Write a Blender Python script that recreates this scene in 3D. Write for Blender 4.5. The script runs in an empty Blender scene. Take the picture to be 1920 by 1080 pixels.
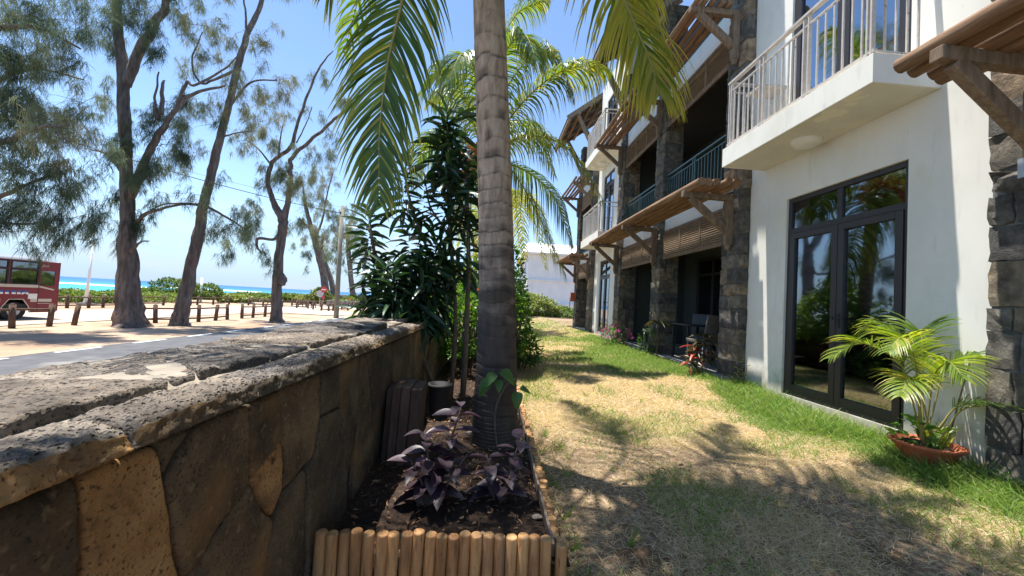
import bpy, bmesh, math, random
import numpy as np
from mathutils import Vector, Matrix, noise as mnoise
R = math.radians
random.seed(7); rng = np.random.default_rng(7)
scn = bpy.context.scene
COL = scn.collection

# ------------------------------------------------------------------ camera, light, exposure
cd = bpy.data.cameras.new('camera'); cam = bpy.data.objects.new('camera', cd); COL.objects.link(cam)
scn.camera = cam
cd.sensor_width = 36; cd.lens = 13.5; cd.clip_start = 0.05; cd.clip_end = 60000
_y, _p, _r = R(3.2), R(2.0), R(3.2)
fw = Vector((math.sin(_y)*math.cos(_p), math.cos(_y)*math.cos(_p), math.sin(_p)))
rt = Vector((math.cos(_y), -math.sin(_y), 0)); up = rt.cross(fw)
rt2 = rt*math.cos(_r)+up*math.sin(_r); up2 = up*math.cos(_r)-rt*math.sin(_r)
m = Matrix((rt2, up2, -fw)).transposed().to_4x4(); m.translation = Vector((0, 0, 1.2)); cam.matrix_world = m

SUN_EL, SUN_AZ = 77.5, 73.0          # azimuth measured from +Y towards -X
sd = Vector((-math.sin(R(SUN_AZ))*math.cos(R(SUN_EL)), math.cos(R(SUN_AZ))*math.cos(R(SUN_EL)), math.sin(R(SUN_EL))))
sl = bpy.data.lights.new('sun', 'SUN'); sl.energy = 5.0; sl.angle = R(0.55); sl.color = (1.0, 0.955, 0.88)
so = bpy.data.objects.new('sun', sl); COL.objects.link(so)
so.rotation_euler = (-sd).to_track_quat('-Z', 'Y').to_euler(); so.location = (0, 0, 30)

w = bpy.data.worlds.new('World'); scn.world = w; w.use_nodes = True
nt = w.node_tree; nt.nodes.clear()
def N(nt, t, **k):
    n = nt.nodes.new(t)
    for a, b in k.items():
        if a in n.inputs: n.inputs[a].default_value = b
        else: setattr(n, a, b)
    return n
sky = N(nt, 'ShaderNodeTexSky'); sky.sky_type = 'NISHITA'; sky.sun_disc = False
sky.sun_elevation = R(SUN_EL); sky.sun_rotation = R(360-SUN_AZ); sky.air_density = 1.0; sky.dust_density = 0.0; sky.ozone_density = 3.0
bg = N(nt, 'ShaderNodeBackground'); bg.inputs[1].default_value = 0.115
wo = N(nt, 'ShaderNodeOutputWorld')
tc = N(nt, 'ShaderNodeTexCoord'); mp = N(nt, 'ShaderNodeMapping'); mp.inputs['Scale'].default_value = (1.6, 1.6, 9)
nz = N(nt, 'ShaderNodeTexNoise'); nz.inputs['Scale'].default_value = 2.3; nz.inputs['Detail'].default_value = 7; nz.inputs['Roughness'].default_value = .55
nt.links.new(tc.outputs['Generated'], mp.inputs[0]); nt.links.new(mp.outputs[0], nz.inputs['Vector'])
rp = N(nt, 'ShaderNodeMapRange'); rp.inputs[1].default_value = .5; rp.inputs[2].default_value = .72; rp.inputs[3].default_value = 0; rp.inputs[4].default_value = .8
nt.links.new(nz.outputs[0], rp.inputs[0])
sx = N(nt, 'ShaderNodeSeparateXYZ'); nt.links.new(tc.outputs['Generated'], sx.inputs[0])
lo = N(nt, 'ShaderNodeMapRange'); lo.interpolation_type = 'SMOOTHSTEP'
lo.inputs[1].default_value = .26; lo.inputs[2].default_value = .07; lo.inputs[3].default_value = 0; lo.inputs[4].default_value = 1
nt.links.new(sx.outputs[2], lo.inputs[0])
mu = N(nt, 'ShaderNodeMath', operation='MULTIPLY'); nt.links.new(rp.outputs[0], mu.inputs[0]); nt.links.new(lo.outputs[0], mu.inputs[1])
hz = N(nt, 'ShaderNodeMapRange'); hz.interpolation_type = 'SMOOTHSTEP'; hz.inputs[1].default_value = .24; hz.inputs[2].default_value = -.02; hz.inputs[4].default_value = .92; nt.links.new(sx.outputs[2], hz.inputs[0])
mh = N(nt, 'ShaderNodeMix', data_type='RGBA'); nt.links.new(hz.outputs[0], mh.inputs[0]); nt.links.new(sky.outputs[0], mh.inputs[6]); mh.inputs[7].default_value = (1.8, 2.65, 3.75, 1)
mx = N(nt, 'ShaderNodeMix', data_type='RGBA')
nt.links.new(mu.outputs[0], mx.inputs[0]); nt.links.new(mh.outputs[2], mx.inputs[6]); mx.inputs[7].default_value = (3.3, 3.5, 3.75, 1)
nt.links.new(mx.outputs[2], bg.inputs[0]); nt.links.new(bg.outputs[0], wo.inputs[0])

vs = scn.view_settings
scn.display_settings.display_device = 'sRGB'
vs.view_transform = 'Standard'; vs.look = 'None'; vs.gamma = 1; vs.exposure = 1.2; vs.use_curve_mapping = False
scn.cycles.max_bounces = 8; scn.cycles.diffuse_bounces = 4; scn.cycles.transparent_max_bounces = 16; scn.cycles.transmission_bounces = 6

# ------------------------------------------------------------------ helpers: materials
def newmat(name):
    m = bpy.data.materials.new(name); m.use_nodes = True; m.node_tree.nodes.clear()
    return m, m.node_tree
def ramp(nt, stops):
    r = N(nt, 'ShaderNodeValToRGB'); e = r.color_ramp.elements
    while len(e) < len(stops): e.new(.5)
    for i, (p, c) in enumerate(stops):
        e[i].position = p; e[i].color = tuple(c)+(1,)
    return r
def coords(nt, stretch=(1, 1, 1), rand=True):
    g = N(nt, 'ShaderNodeNewGeometry'); mp = N(nt, 'ShaderNodeMapping'); mp.inputs['Scale'].default_value = stretch
    nt.links.new(g.outputs['Position'], mp.inputs[0])
    if rand:
        oi = N(nt, 'ShaderNodeObjectInfo'); sc = N(nt, 'ShaderNodeMath', operation='MULTIPLY'); sc.inputs[1].default_value = 37.
        nt.links.new(oi.outputs['Random'], sc.inputs[0]); cb = N(nt, 'ShaderNodeCombineXYZ')
        for i in range(3): nt.links.new(sc.outputs[0], cb.inputs[i])
        nt.links.new(cb.outputs[0], mp.inputs['Location'])
    return mp.outputs[0]
def surf(name, stops, scale=6, detail=8, rough=.85, bump=.3, bscale=40, bdist=.01, stretch=(1, 1, 1), spec=.3, rand=True, objvar=None, second=None, metal=0, pores=None, distortion=0):
    """procedural surface: noise -> colour ramp, optional second noise layer (scale, lo, hi, colour), per-object variation, bump"""
    m, nt = newmat(name); v = coords(nt, stretch, rand)
    n = N(nt, 'ShaderNodeTexNoise'); n.inputs['Scale'].default_value = scale; n.inputs['Detail'].default_value = detail; n.inputs['Roughness'].default_value = .62; n.inputs['Distortion'].default_value = distortion
    nt.links.new(v, n.inputs['Vector'])
    r = ramp(nt, stops); nt.links.new(n.outputs[0], r.inputs[0]); col = r.outputs[0]
    for s in ([second] if second and not isinstance(second, list) else (second or [])):
        n2 = N(nt, 'ShaderNodeTexNoise'); n2.inputs['Scale'].default_value = s[0]; n2.inputs['Detail'].default_value = 5; nt.links.new(coords(nt, s[4], rand) if len(s) > 4 else v, n2.inputs['Vector'])
        mr = N(nt, 'ShaderNodeMapRange'); mr.inputs[1].default_value = s[1]; mr.inputs[2].default_value = s[2]; nt.links.new(n2.outputs[0], mr.inputs[0])
        mxx = N(nt, 'ShaderNodeMix', data_type='RGBA'); nt.links.new(mr.outputs[0], mxx.inputs[0]); nt.links.new(col, mxx.inputs[6]); mxx.inputs[7].default_value = tuple(s[3])+(1,)
        col = mxx.outputs[2]
    if name == 'plaster_white':      # soil splashed on the foot of the walls
        sp = N(nt, 'ShaderNodeSeparateXYZ'); g_ = N(nt, 'ShaderNodeNewGeometry'); nt.links.new(g_.outputs['Position'], sp.inputs[0]); n3 = N(nt, 'ShaderNodeTexNoise'); n3.inputs['Scale'].default_value = 7; n3.inputs['Detail'].default_value = 7; nt.links.new(g_.outputs['Position'], n3.inputs['Vector'])
        ma = N(nt, 'ShaderNodeMath', operation='MULTIPLY_ADD'); ma.inputs[1].default_value = .9; nt.links.new(n3.outputs[0], ma.inputs[0]); nt.links.new(sp.outputs[2], ma.inputs[2]); mr = N(nt, 'ShaderNodeMapRange'); mr.inputs[1].default_value = .95; mr.inputs[2].default_value = .5; mr.inputs[4].default_value = .75; nt.links.new(ma.outputs[0], mr.inputs[0])
        mxx = N(nt, 'ShaderNodeMix', data_type='RGBA'); nt.links.new(mr.outputs[0], mxx.inputs[0]); nt.links.new(col, mxx.inputs[6]); mxx.inputs[7].default_value = (.34, .27, .20, 1); col = mxx.outputs[2]
    if objvar:
        oi = N(nt, 'ShaderNodeObjectInfo'); rr = ramp(nt, objvar); rr.color_ramp.interpolation = 'LINEAR'; nt.links.new(oi.outputs['Random'], rr.inputs[0])
        mxx = N(nt, 'ShaderNodeMix', data_type='RGBA', blend_type='MULTIPLY'); mxx.inputs[0].default_value = 1
        nt.links.new(col, mxx.inputs[6]); nt.links.new(rr.outputs[0], mxx.inputs[7]); col = mxx.outputs[2]
    p = N(nt, 'ShaderNodeBsdfPrincipled'); p.inputs['Roughness'].default_value = rough; p.inputs['Specular IOR Level'].default_value = spec; p.inputs['Metallic'].default_value = metal
    nt.links.new(col, p.inputs['Base Color'])
    if bump:
        nb = N(nt, 'ShaderNodeTexNoise'); nb.inputs['Scale'].default_value = bscale; nb.inputs['Detail'].default_value = 8; nb.inputs['Roughness'].default_value = .7; nt.links.new(v, nb.inputs['Vector'])
        h = nb.outputs[0]
        if pores:
            vo = N(nt, 'ShaderNodeTexVoronoi'); vo.inputs['Scale'].default_value = pores; nt.links.new(v, vo.inputs['Vector'])
            mr = N(nt, 'ShaderNodeMapRange'); mr.inputs[1].default_value = .1; mr.inputs[2].default_value = .45; nt.links.new(vo.outputs['Distance'], mr.inputs[0])
            ad = N(nt, 'ShaderNodeMath', operation='ADD'); nt.links.new(h, ad.inputs[0]); nt.links.new(mr.outputs[0], ad.inputs[1]); h = ad.outputs[0]
        b = N(nt, 'ShaderNodeBump'); b.inputs['Strength'].default_value = bump; b.inputs['Distance'].default_value = bdist; nt.links.new(h, b.inputs['Height']); nt.links.new(b.outputs[0], p.inputs['Normal'])
    o = N(nt, 'ShaderNodeOutputMaterial'); nt.links.new(p.outputs[0], o.inputs[0]); return m
def leafmat(name, stops, trans, tf=.45, rough=.45, nscale=3., nmix=.25, spec=.4):
    """foliage: colour from the 'tint' attribute (0..1) plus noise, reflecting and translucent"""
    m, nt = newmat(name)
    a = N(nt, 'ShaderNodeAttribute', attribute_name='tint'); g = N(nt, 'ShaderNodeNewGeometry')
    n = N(nt, 'ShaderNodeTexNoise'); n.inputs['Scale'].default_value = nscale; n.inputs['Detail'].default_value = 3; nt.links.new(g.outputs['Position'], n.inputs['Vector'])
    s = N(nt, 'ShaderNodeMath', operation='MULTIPLY_ADD'); s.inputs[1].default_value = nmix*2; s.inputs[2].default_value = -nmix; nt.links.new(n.outputs[0], s.inputs[0])
    ad = N(nt, 'ShaderNodeMath', operation='ADD'); nt.links.new(a.outputs['Fac'], ad.inputs[0]); nt.links.new(s.outputs[0], ad.inputs[1])
    r = ramp(nt, stops); nt.links.new(ad.outputs[0], r.inputs[0])
    p = N(nt, 'ShaderNodeBsdfPrincipled'); p.inputs['Roughness'].default_value = rough; p.inputs['Specular IOR Level'].default_value = spec; nt.links.new(r.outputs[0], p.inputs['Base Color'])
    t = N(nt, 'ShaderNodeBsdfTranslucent'); mm = N(nt, 'ShaderNodeMix', data_type='RGBA', blend_type='MULTIPLY'); mm.inputs[0].default_value = 1
    nt.links.new(r.outputs[0], mm.inputs[6]); mm.inputs[7].default_value = tuple(trans)+(1,); nt.links.new(mm.outputs[2], t.inputs[0])
    x = N(nt, 'ShaderNodeMixShader'); x.inputs[0].default_value = tf; nt.links.new(p.outputs[0], x.inputs[1]); nt.links.new(t.outputs[0], x.inputs[2])
    o = N(nt, 'ShaderNodeOutputMaterial'); nt.links.new(x.outputs[0], o.inputs[0]); return m
def plain(name, c, rough=.5, spec=.5, metal=0):
    return surf(name, [(.3, tuple(x*.88 for x in c)), (.7, c)], scale=9, rough=rough, spec=spec, metal=metal, bump=.08, bscale=60)
def glassmat(name, tint=(.35, .4, .4), base=.14):
    m, nt = newmat(name); tr = N(nt, 'ShaderNodeBsdfTransparent'); tr.inputs[0].default_value = tuple(tint)+(1,)
    gl = N(nt, 'ShaderNodeBsdfGlossy'); gl.inputs['Roughness'].default_value = .035; gl.inputs[0].default_value = (.80, .90, 1, 1)
    nb = N(nt, 'ShaderNodeTexNoise'); nb.inputs['Scale'].default_value = 1.4; nb.inputs['Detail'].default_value = 1
    b = N(nt, 'ShaderNodeBump'); b.inputs['Strength'].default_value = .04; b.inputs['Distance'].default_value = .05; nt.links.new(nb.outputs[0], b.inputs['Height']); nt.links.new(b.outputs[0], gl.inputs['Normal'])
    f = N(nt, 'ShaderNodeFresnel'); f.inputs[0].default_value = 1.6
    ad = N(nt, 'ShaderNodeMath', operation='ADD', use_clamp=True); ad.inputs[1].default_value = base; nt.links.new(f.outputs[0], ad.inputs[0])
    x = N(nt, 'ShaderNodeMixShader'); nt.links.new(ad.outputs[0], x.inputs[0]); nt.links.new(tr.outputs[0], x.inputs[1]); nt.links.new(gl.outputs[0], x.inputs[2])
    o = N(nt, 'ShaderNodeOutputMaterial'); nt.links.new(x.outputs[0], o.inputs[0]); return m

# ------------------------------------------------------------------ helpers: geometry
class MB:
    """collects quads/ngons; build() links them as ONE mesh object"""
    def __init__(s): s.v = []; s.f = []; s.sm = []; s.t = []
    def add(s, V, F, smooth=False, tint=0.):
        b = len(s.v); s.v += [tuple(map(float, p)) for p in V]; s.t += [tint]*len(V) if np.isscalar(tint) else list(tint)
        for f in F: s.f.append(tuple(i+b for i in f)); s.sm.append(smooth)
        return s
    def box(s, a, b):
        x0, y0, z0 = a; x1, y1, z1 = b
        V = [(x0, y0, z0), (x1, y0, z0), (x1, y1, z0), (x0, y1, z0), (x0, y0, z1), (x1, y0, z1), (x1, y1, z1), (x0, y1, z1)]
        return s.add(V, [(0, 3, 2, 1), (4, 5, 6, 7), (0, 1, 5, 4), (1, 2, 6, 5), (2, 3, 7, 6), (3, 0, 4, 7)])
    def bar(s, p, q, w, h=None, upv=(0, 0, 1)):
        h = h or w; p = Vector(p); q = Vector(q); d = (q-p).normalized(); u = Vector(upv)
        if abs(d.dot(u)) > .98: u = Vector((1, 0, 0))
        a = d.cross(u).normalized()*w/2; b = a.normalized().cross(d).normalized()*h/2
        V = [p-a-b, p+a-b, p+a+b, p-a+b, q-a-b, q+a-b, q+a+b, q-a+b]
        return s.add(V, [(3, 2, 1, 0), (4, 5, 6, 7), (0, 1, 5, 4), (1, 2, 6, 5), (2, 3, 7, 6), (3, 0, 4, 7)])
    def tube(s, pts, rad, n=8, cap=True, smooth=True, tint=0., flute=None, wob=0., capbevel=0):
        P = [Vector(p) for p in pts]; k = len(P)
        if np.isscalar(rad): rad = [rad]*k
        prev = None; V = []; T = []
        for i in range(k):
            d = ((P[min(i+1, k-1)]-P[max(i-1, 0)])).normalized()
            if prev is None:
                a = d.orthogonal().normalized()
            else:
                a = (prev-d*prev.dot(d)).normalized()
            prev = a; b = d.cross(a)
            for j in range(n):
                th = 2*math.pi*j/n; r = rad[i]
                if flute: r *= flute(i, th)
                if wob: r *= 1+wob*mnoise.noise((math.cos(th)*1.7+i*.35, math.sin(th)*1.7, i*.6+s_off(P[0])))
                V.append(P[i]+(a*math.cos(th)+b*math.sin(th))*r)
            T += [tint if np.isscalar(tint) else tint[i]]*n
        F = [(i*n+j, i*n+(j+1) % n, (i+1)*n+(j+1) % n, (i+1)*n+j) for i in range(k-1) for j in range(n)]
        s.add(V, F, smooth, T)
        if cap:
            b0 = len(s.v)-k*n
            s.f.append(tuple(b0+j for j in range(n))[::-1]); s.sm.append(False)
            s.f.append(tuple(b0+(k-1)*n+j for j in range(n))); s.sm.append(False)
        return s
    def prism(s, poly, axis, a, b):
        """extrude a 2-D polygon along axis ('x','y','z') from a to b"""
        def P(u, v, t):
            return {'x': (t, u, v), 'y': (u, t, v), 'z': (u, v, t)}[axis]
        n = len(poly); V = [P(u, v, a) for u, v in poly]+[P(u, v, b) for u, v in poly]
        F = [tuple(range(n))[::-1], tuple(range(n, 2*n))]+[(i, (i+1) % n, n+(i+1) % n, n+i) for i in range(n)]
        return s.add(V, F)
    def mesh(s, name, org=(0, 0, 0)):
        me = bpy.data.meshes.new(name)
        o = np.array(org, float); V = np.array(s.v, float)-o if s.v else np.zeros((0, 3))
        me.from_pydata(V.tolist(), [], s.f); me.polygons.foreach_set('use_smooth', s.sm)
        if any(s.t):
            at = me.attributes.new('tint', 'FLOAT', 'POINT'); at.data.foreach_set('value', np.array(s.t, 'f'))
        me.validate(); me.update(); return me
    def build(s, name, mat, parent=None, org=None, **k):
        org = ORG(parent) if org is None else org
        me = s.mesh(name, org)
        return link(name, me, mat, parent, **k)
def s_off(p): return p[0]*3.1+p[1]*1.7
_ORG = {}
def ORG(parent): return _ORG.get(parent.name, (0, 0, 0)) if parent is not None else (0, 0, 0)
def tag(o, label=None, cat=None, group=None, kind=None):
    if label: o['label'] = label
    if cat: o['category'] = cat
    if group: o['group'] = group
    if kind: o['kind'] = kind
    return o
def link(name, me, mat=None, parent=None, loc=None, rot=None, scale=None, smoothall=False, bevel=0, **k):
    o = bpy.data.objects.new(name, me); COL.objects.link(o)
    if mat is not None and len(me.materials) == 0: me.materials.append(mat)
    if parent is not None: o.parent = parent; _ORG[o.name] = ORG(parent)
    if loc is not None:
        og = ORG(parent); o.location = tuple(loc[i]-og[i] for i in range(3))
    if rot is not None: o.rotation_euler = rot
    if scale is not None: o.scale = scale
    if bevel:
        b = o.modifiers.new('bevel', 'BEVEL'); b.width = bevel; b.segments = 2; b.limit_method = 'ANGLE'
    tag(o, **k); return o
def thing(name, label, cat, loc=(0, 0, 0), rz=0, group=None, local=False):
    o = bpy.data.objects.new(name, None); COL.objects.link(o); o.location = loc; o.rotation_euler = (0, 0, rz); o.empty_display_size = .2
    _ORG[o.name] = (0, 0, 0) if local else tuple(loc); return tag(o, label, cat, group)
def cr(pts, n):
    """Catmull-Rom resample of 3-D (or 4-D) points into n points"""
    P = np.array(pts, float); P = np.vstack([2*P[0]-P[1], P, 2*P[-1]-P[-2]]); k = len(P)-3; out = []
    for t in np.linspace(0, k-1e-6, n):
        i = int(t); u = t-i; a, b, c, d = P[i:i+4]
        out.append(.5*((2*b)+(c-a)*u+(2*a-5*b+4*c-d)*u*u+(3*b-a-3*c+d)*u**3))
    return np.array(out)
def sst(a, b, x):
    t = np.clip((np.asarray(x, float)-a)/(b-a), 0, 1); return t*t*(3-2*t)
_lat = rng.random((64, 64))
def vn(x, y, s=1.):
    x = np.asarray(x, float)*s+100; y = np.asarray(y, float)*s+100; xi = np.floor(x).astype(int); yi = np.floor(y).astype(int); fx = x-xi; fy = y-yi
    fx = fx*fx*(3-2*fx); fy = fy*fy*(3-2*fy); L = lambda a, b: _lat[a % 64, b % 64]
    return (L(xi, yi)*(1-fx)+L(xi+1, yi)*fx)*(1-fy)+(L(xi, yi+1)*(1-fx)+L(xi+1, yi+1)*fx)*fy
class Big:
    """fast assembly of many small pieces from a template, with a per-vertex tint"""
    def __init__(s): s.V = []; s.L = []; s.C = []; s.T = []; s.n = 0
    def scatter(s, TV, TF, M, loc, tint, ttip=None):
        TV = np.asarray(TV, float); k = len(TV); n = len(loc)
        V = np.einsum('nij,kj->nki', M, TV)+np.asarray(loc)[:, None, :]
        s.V.append(V.reshape(-1, 3)); li = np.array([i for f in TF for i in f]); lt = np.array([len(f) for f in TF])
        s.L.append((np.arange(n)[:, None]*k+li[None, :]+s.n).ravel()); s.C.append(np.tile(lt, n)); s.n += n*k
        t = np.broadcast_to(np.asarray(tint, float)[:, None], (n, k)).copy()
        if ttip is not None: t += np.asarray(ttip, float)[None, :]
        s.T.append(t.ravel()); return s
    def raw(s, V, F, T):
        V = np.asarray(V, float); s.V.append(V); s.L.append(np.asarray(F).ravel()+s.n); s.C.append(np.full(len(F), len(F[0]))); s.n += len(V); s.T.append(np.asarray(T, float)); return s
    def build(s, name, mat, parent=None, smooth=False, org=None, **k):
        V = np.concatenate(s.V)-np.array(ORG(parent) if org is None else org); L = np.concatenate(s.L); C = np.concatenate(s.C); me = bpy.data.meshes.new(name)
        me.vertices.add(len(V)); me.vertices.foreach_set('co', V.ravel().astype('f'))
        me.loops.add(len(L)); me.loops.foreach_set('vertex_index', L.astype('i'))
        me.polygons.add(len(C)); st = np.concatenate([[0], np.cumsum(C)[:-1]]); me.polygons.foreach_set('loop_start', st.astype('i')); me.polygons.foreach_set('loop_total', C.astype('i'))
        me.polygons.foreach_set('use_smooth', np.full(len(C), smooth))
        at = me.attributes.new('tint', 'FLOAT', 'POINT'); at.data.foreach_set('value', np.concatenate(s.T).astype('f'))
        me.update(calc_edges=True); return link(name, me, mat, parent, **k)
def basis(d, u, ls=1., ws=1.):
    """matrices whose columns are side, d (length axis), normal; ls/ws scale the length and width"""
    d = d/np.linalg.norm(d, axis=1, keepdims=True); s = np.cross(d, u); s /= np.linalg.norm(s, axis=1, keepdims=True)+1e-9; n = np.cross(s, d)
    ls = np.broadcast_to(ls, len(d))[:, None]; ws = np.broadcast_to(ws, len(d))[:, None]
    return np.stack([s*ws, d*ls, n*ls], axis=2)
def rdir(n, zlo=-1, zhi=1):
    z = rng.uniform(zlo, zhi, n); a = rng.uniform(0, 2*math.pi, n); r = np.sqrt(1-z*z); return np.stack([r*np.cos(a), r*np.sin(a), z], 1)
LEAF_V = [(0, 0, 0), (0, .35, .03), (0, .7, .0), (0, 1, -.1), (-.5, .32, .1), (-.42, .68, .04), (.5, .32, .1), (.42, .68, .04)]
LEAF_F = [(0, 1, 4), (1, 2, 5, 4), (2, 3, 5), (0, 6, 1), (1, 6, 7, 2), (2, 7, 3)]
BLADE_V = [(-.5, 0, 0), (.5, 0, 0), (.35, .55, .06), (-.35, .55, .06), (0, 1, -.12)]
BLADE_F = [(0, 1, 2, 3), (3, 2, 4)]
def lumps(big, c, rad, n, size, tint, tvar=.25, shell=.55, updir=.4, aspect=.45, tmpl=(LEAF_V, LEAF_F), fl=0.):
    """n leaves filling an uneven ellipsoid"""
    d = rdir(n); r = rng.uniform(shell, 1, n)**.6*(0.75+.5*vn(d[:, 0]*2+c[0], d[:, 2]*2+d[:, 1]*3+c[1]))
    if fl: d[:, 2] = np.where(d[:, 2] < -fl, -fl, d[:, 2])
    P = np.array(c)+d*r[:, None]*np.array(rad); dd = d*.7+rdir(n)*.8; dd[:, 2] += updir*.5-.1
    sz = size*rng.uniform(.6, 1.25, n); uu = rdir(n)*.7+np.array([0, 0, 1.])
    big.scatter(*tmpl, basis(dd, uu, sz, sz*aspect), P, tint+rng.uniform(-tvar, tvar, n)); return big

# ------------------------------------------------------------------ materials
M = {}
M['plaster'] = surf('plaster_white', [(.25, (.62, .60, .53)), (.5, (.74, .72, .66)), (.8, (.80, .78, .73))], scale=1.6, rough=.9, bump=.12, bscale=90, bdist=.004, rand=False,
                    second=[(2.3, .62, .70, (.70, .67, .57)), (9, .68, .76, (.62, .61, .57)), (3.0, .60, .90, (.56, .55, .50), (1, 3.2, .6)), (1.1, .55, .8, (.60, .60, .55))], stretch=(1, 1, .6))
M['plasteru'] = surf('plaster_soffit', [(.3, (.62, .60, .52)), (.7, (.75, .73, .64))], scale=2.2, rough=.9, bump=.1, bscale=60, rand=False, second=(3.1, .56, .585, (.80, .76, .62)))
M['stone'] = surf('basalt_stone', [(.3, (.046, .042, .038)), (.5, (.110, .100, .088)), (.72, (.205, .185, .155))], scale=9, rough=.9, bump=1., bscale=28, bdist=.03,
                  objvar=[(0, (.75, .76, .8)), (.35, (1.0, 1.0, 1.0)), (.62, (1.35, 1.3, 1.2)), (.8, (1.5, 1.35, 1.1)), (.92, (1.9, 1.6, 1.25)), (1, (2.9, 2.2, 1.55))])
M['mortar'] = surf('grey_mortar', [(.3, (.10, .10, .095)), (.7, (.22, .215, .2))], scale=20, rough=.95, bump=.4)
M['wallstone'] = surf('clad_stone_brown', [(.28, (.042, .034, .026)), (.5, (.13, .10, .072)), (.72, (.25, .185, .12))], scale=4.5, rough=.85, bump=1., bscale=60, bdist=.02, spec=.25, distortion=.4,
                      second=[(120, .56, .68, (.035, .028, .021)), (45, .58, .72, (.22, .17, .11)), (2.6, .54, .70, (.26, .155, .07)), (1.5, .6, .75, (.05, .045, .038))], objvar=[(0, (.7, .76, .74)), (.5, (.95, .97, .93)), (1, (1.3, 1.2, 1.0))])
M['wallorange'] = surf('clad_stone_orange', [(.28, (.20, .10, .042)), (.5, (.48, .27, .11)), (.75, (.62, .42, .20))], scale=7, rough=.85, bump=1., bscale=60, bdist=.02, spec=.25, distortion=.4, second=[(120, .56, .68, (.13, .07, .03)), (16, .60, .72, (.11, .06, .032)), (3, .58, .72, (.11, .07, .042))])
M['capstone'] = surf('lava_cap_stone', [(.28, (.072, .062, .053)), (.5, (.155, .133, .114)), (.75, (.275, .24, .205))], scale=9, rough=.92, bump=1., bscale=55, bdist=.012, pores=95,
                     second=[(100, .60, .68, (.035, .03, .027)), (24, .64, .74, (.05, .045, .04)), (3.2, .56, .75, (.36, .31, .25)), (1.7, .56, .7, (.10, .088, .076))], objvar=[(0, (.75, .76, .78)), (.5, (1, 1, 1)), (1, (1.25, 1.18, 1.08))])
M['sandmortar'] = surf('sandy_mortar', [(.3, (.19, .165, .135)), (.6, (.33, .28, .22)), (.8, (.46, .39, .29))], scale=6, rough=.95, bump=.5, bscale=60, second=(11, .55, .75, (.15, .13, .11)))
M['wood'] = surf('weathered_wood', [(.25, (.085, .062, .045)), (.5, (.20, .15, .11)), (.8, (.34, .275, .21))], scale=5, stretch=(4, .8, 4), rough=.85, bump=.5, bscale=18, bdist=.006, second=(2.5, .6, .8, (.10, .08, .065)))
M['pole'] = surf('log_pole_wood', [(.25, (.10, .055, .03)), (.5, (.22, .125, .07)), (.8, (.36, .25, .16))], scale=5, stretch=(5, .5, 5), rough=.8, bump=.5, bscale=20, bdist=.006)
M['woodv'] = surf('bracket_wood', [(.25, (.09, .062, .043)), (.5, (.195, .135, .092)), (.8, (.31, .235, .17))], scale=7, stretch=(4, 4, .8), rough=.85, bump=.5, bscale=18, bdist=.006)
M['slat'] = surf('slat_wood', [(.25, (.16, .105, .065)), (.5, (.29, .20, .13)), (.8, (.42, .32, .22))], scale=5, stretch=(3, 1, 6), rough=.8, bump=.3, bscale=30)
M['frame'] = plain('dark_door_frame', (.036, .030, .032), rough=.42, spec=.5)
M['glass'] = glassmat('window_glass', base=.19)
M['glassu'] = glassmat('upper_window_glass', base=.34)
M['rail'] = surf('beige_painted_metal', [(.3, (.42, .38, .35)), (.7, (.56, .52, .49))], scale=14, rough=.45, spec=.5, bump=.05, second=(30, .66, .7, (.22, .14, .1)))
M['green'] = plain('green_painted_metal', (.055, .115, .11), rough=.4)
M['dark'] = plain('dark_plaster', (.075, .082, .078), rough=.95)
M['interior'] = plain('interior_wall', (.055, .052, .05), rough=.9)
M['curtain'] = plain('curtain_cloth', (.42, .43, .44), rough=.9)
M['lamp'] = plain('white_lamp_plastic', (.78, .76, .70), rough=.35)
M['sheet'] = surf('corrugated_sheet', [(.3, (.13, .115, .10)), (.7, (.27, .25, .225))], scale=3, rough=.6, bump=.1, second=(6, .55, .7, (.09, .065, .05)))
M['concrete'] = surf('terrace_concrete', [(.3, (.17, .165, .155)), (.7, (.29, .28, .265))], scale=8, rough=.9, bump=.2)
M['log'] = surf('pine_log', [(.22, (.20, .09, .035)), (.5, (.52, .28, .115)), (.8, (.74, .47, .22))], scale=11, stretch=(2.2, 2.2, .35), rough=.65, spec=.4, bump=.4, bscale=25, bdist=.004,
                objvar=[(0, (.68, .62, .58)), (.5, (.95, .95, .95)), (1, (1.12, 1.1, 1.05))], second=[(35, .64, .7, (.14, .07, .035)), (8, .6, .75, (.26, .17, .11)), (50, .62, .70, (.24, .13, .07), (1, 1, .08))])
M['soil'] = surf('mulch_soil', [(.3, (.018, .011, .008)), (.55, (.05, .031, .021)), (.8, (.14, .085, .052))], scale=38, rough=.95, bump=1, bscale=70, bdist=.02, rand=False)
M['bark'] = surf('casuarina_bark', [(.28, (.055, .043, .038)), (.5, (.145, .115, .102)), (.75, (.27, .225, .20))], scale=3.2, stretch=(2.2, 2.2, .45), rough=.95, bump=1, bscale=6, bdist=.06, rand=False, second=(1.3, .6, .75, (.25, .12, .085)))
M['twig'] = surf('brown_stem', [(.3, (.085, .06, .042)), (.7, (.20, .155, .115))], scale=24, stretch=(1, 1, .6), rough=.9, bump=.6, bscale=50, bdist=.004)
M['sand'] = surf('car_park_sand', [(.3, (.25, .165, .105)), (.5, (.38, .27, .185)), (.75, (.50, .38, .27))], scale=.45, rough=.95, bump=.4, bscale=5, bdist=.03, rand=False, detail=10,
                 second=[(.16, .5, .72, (.26, .155, .09)), (9, .62, .75, (.20, .12, .07))])
M['track'] = surf('pale_track', [(.3, (.36, .29, .225)), (.7, (.48, .40, .32))], scale=.8, rough=.95, bump=.3, bscale=6, bdist=.02, rand=False, detail=10, second=(.3, .56, .7, (.42, .31, .215)))
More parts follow.
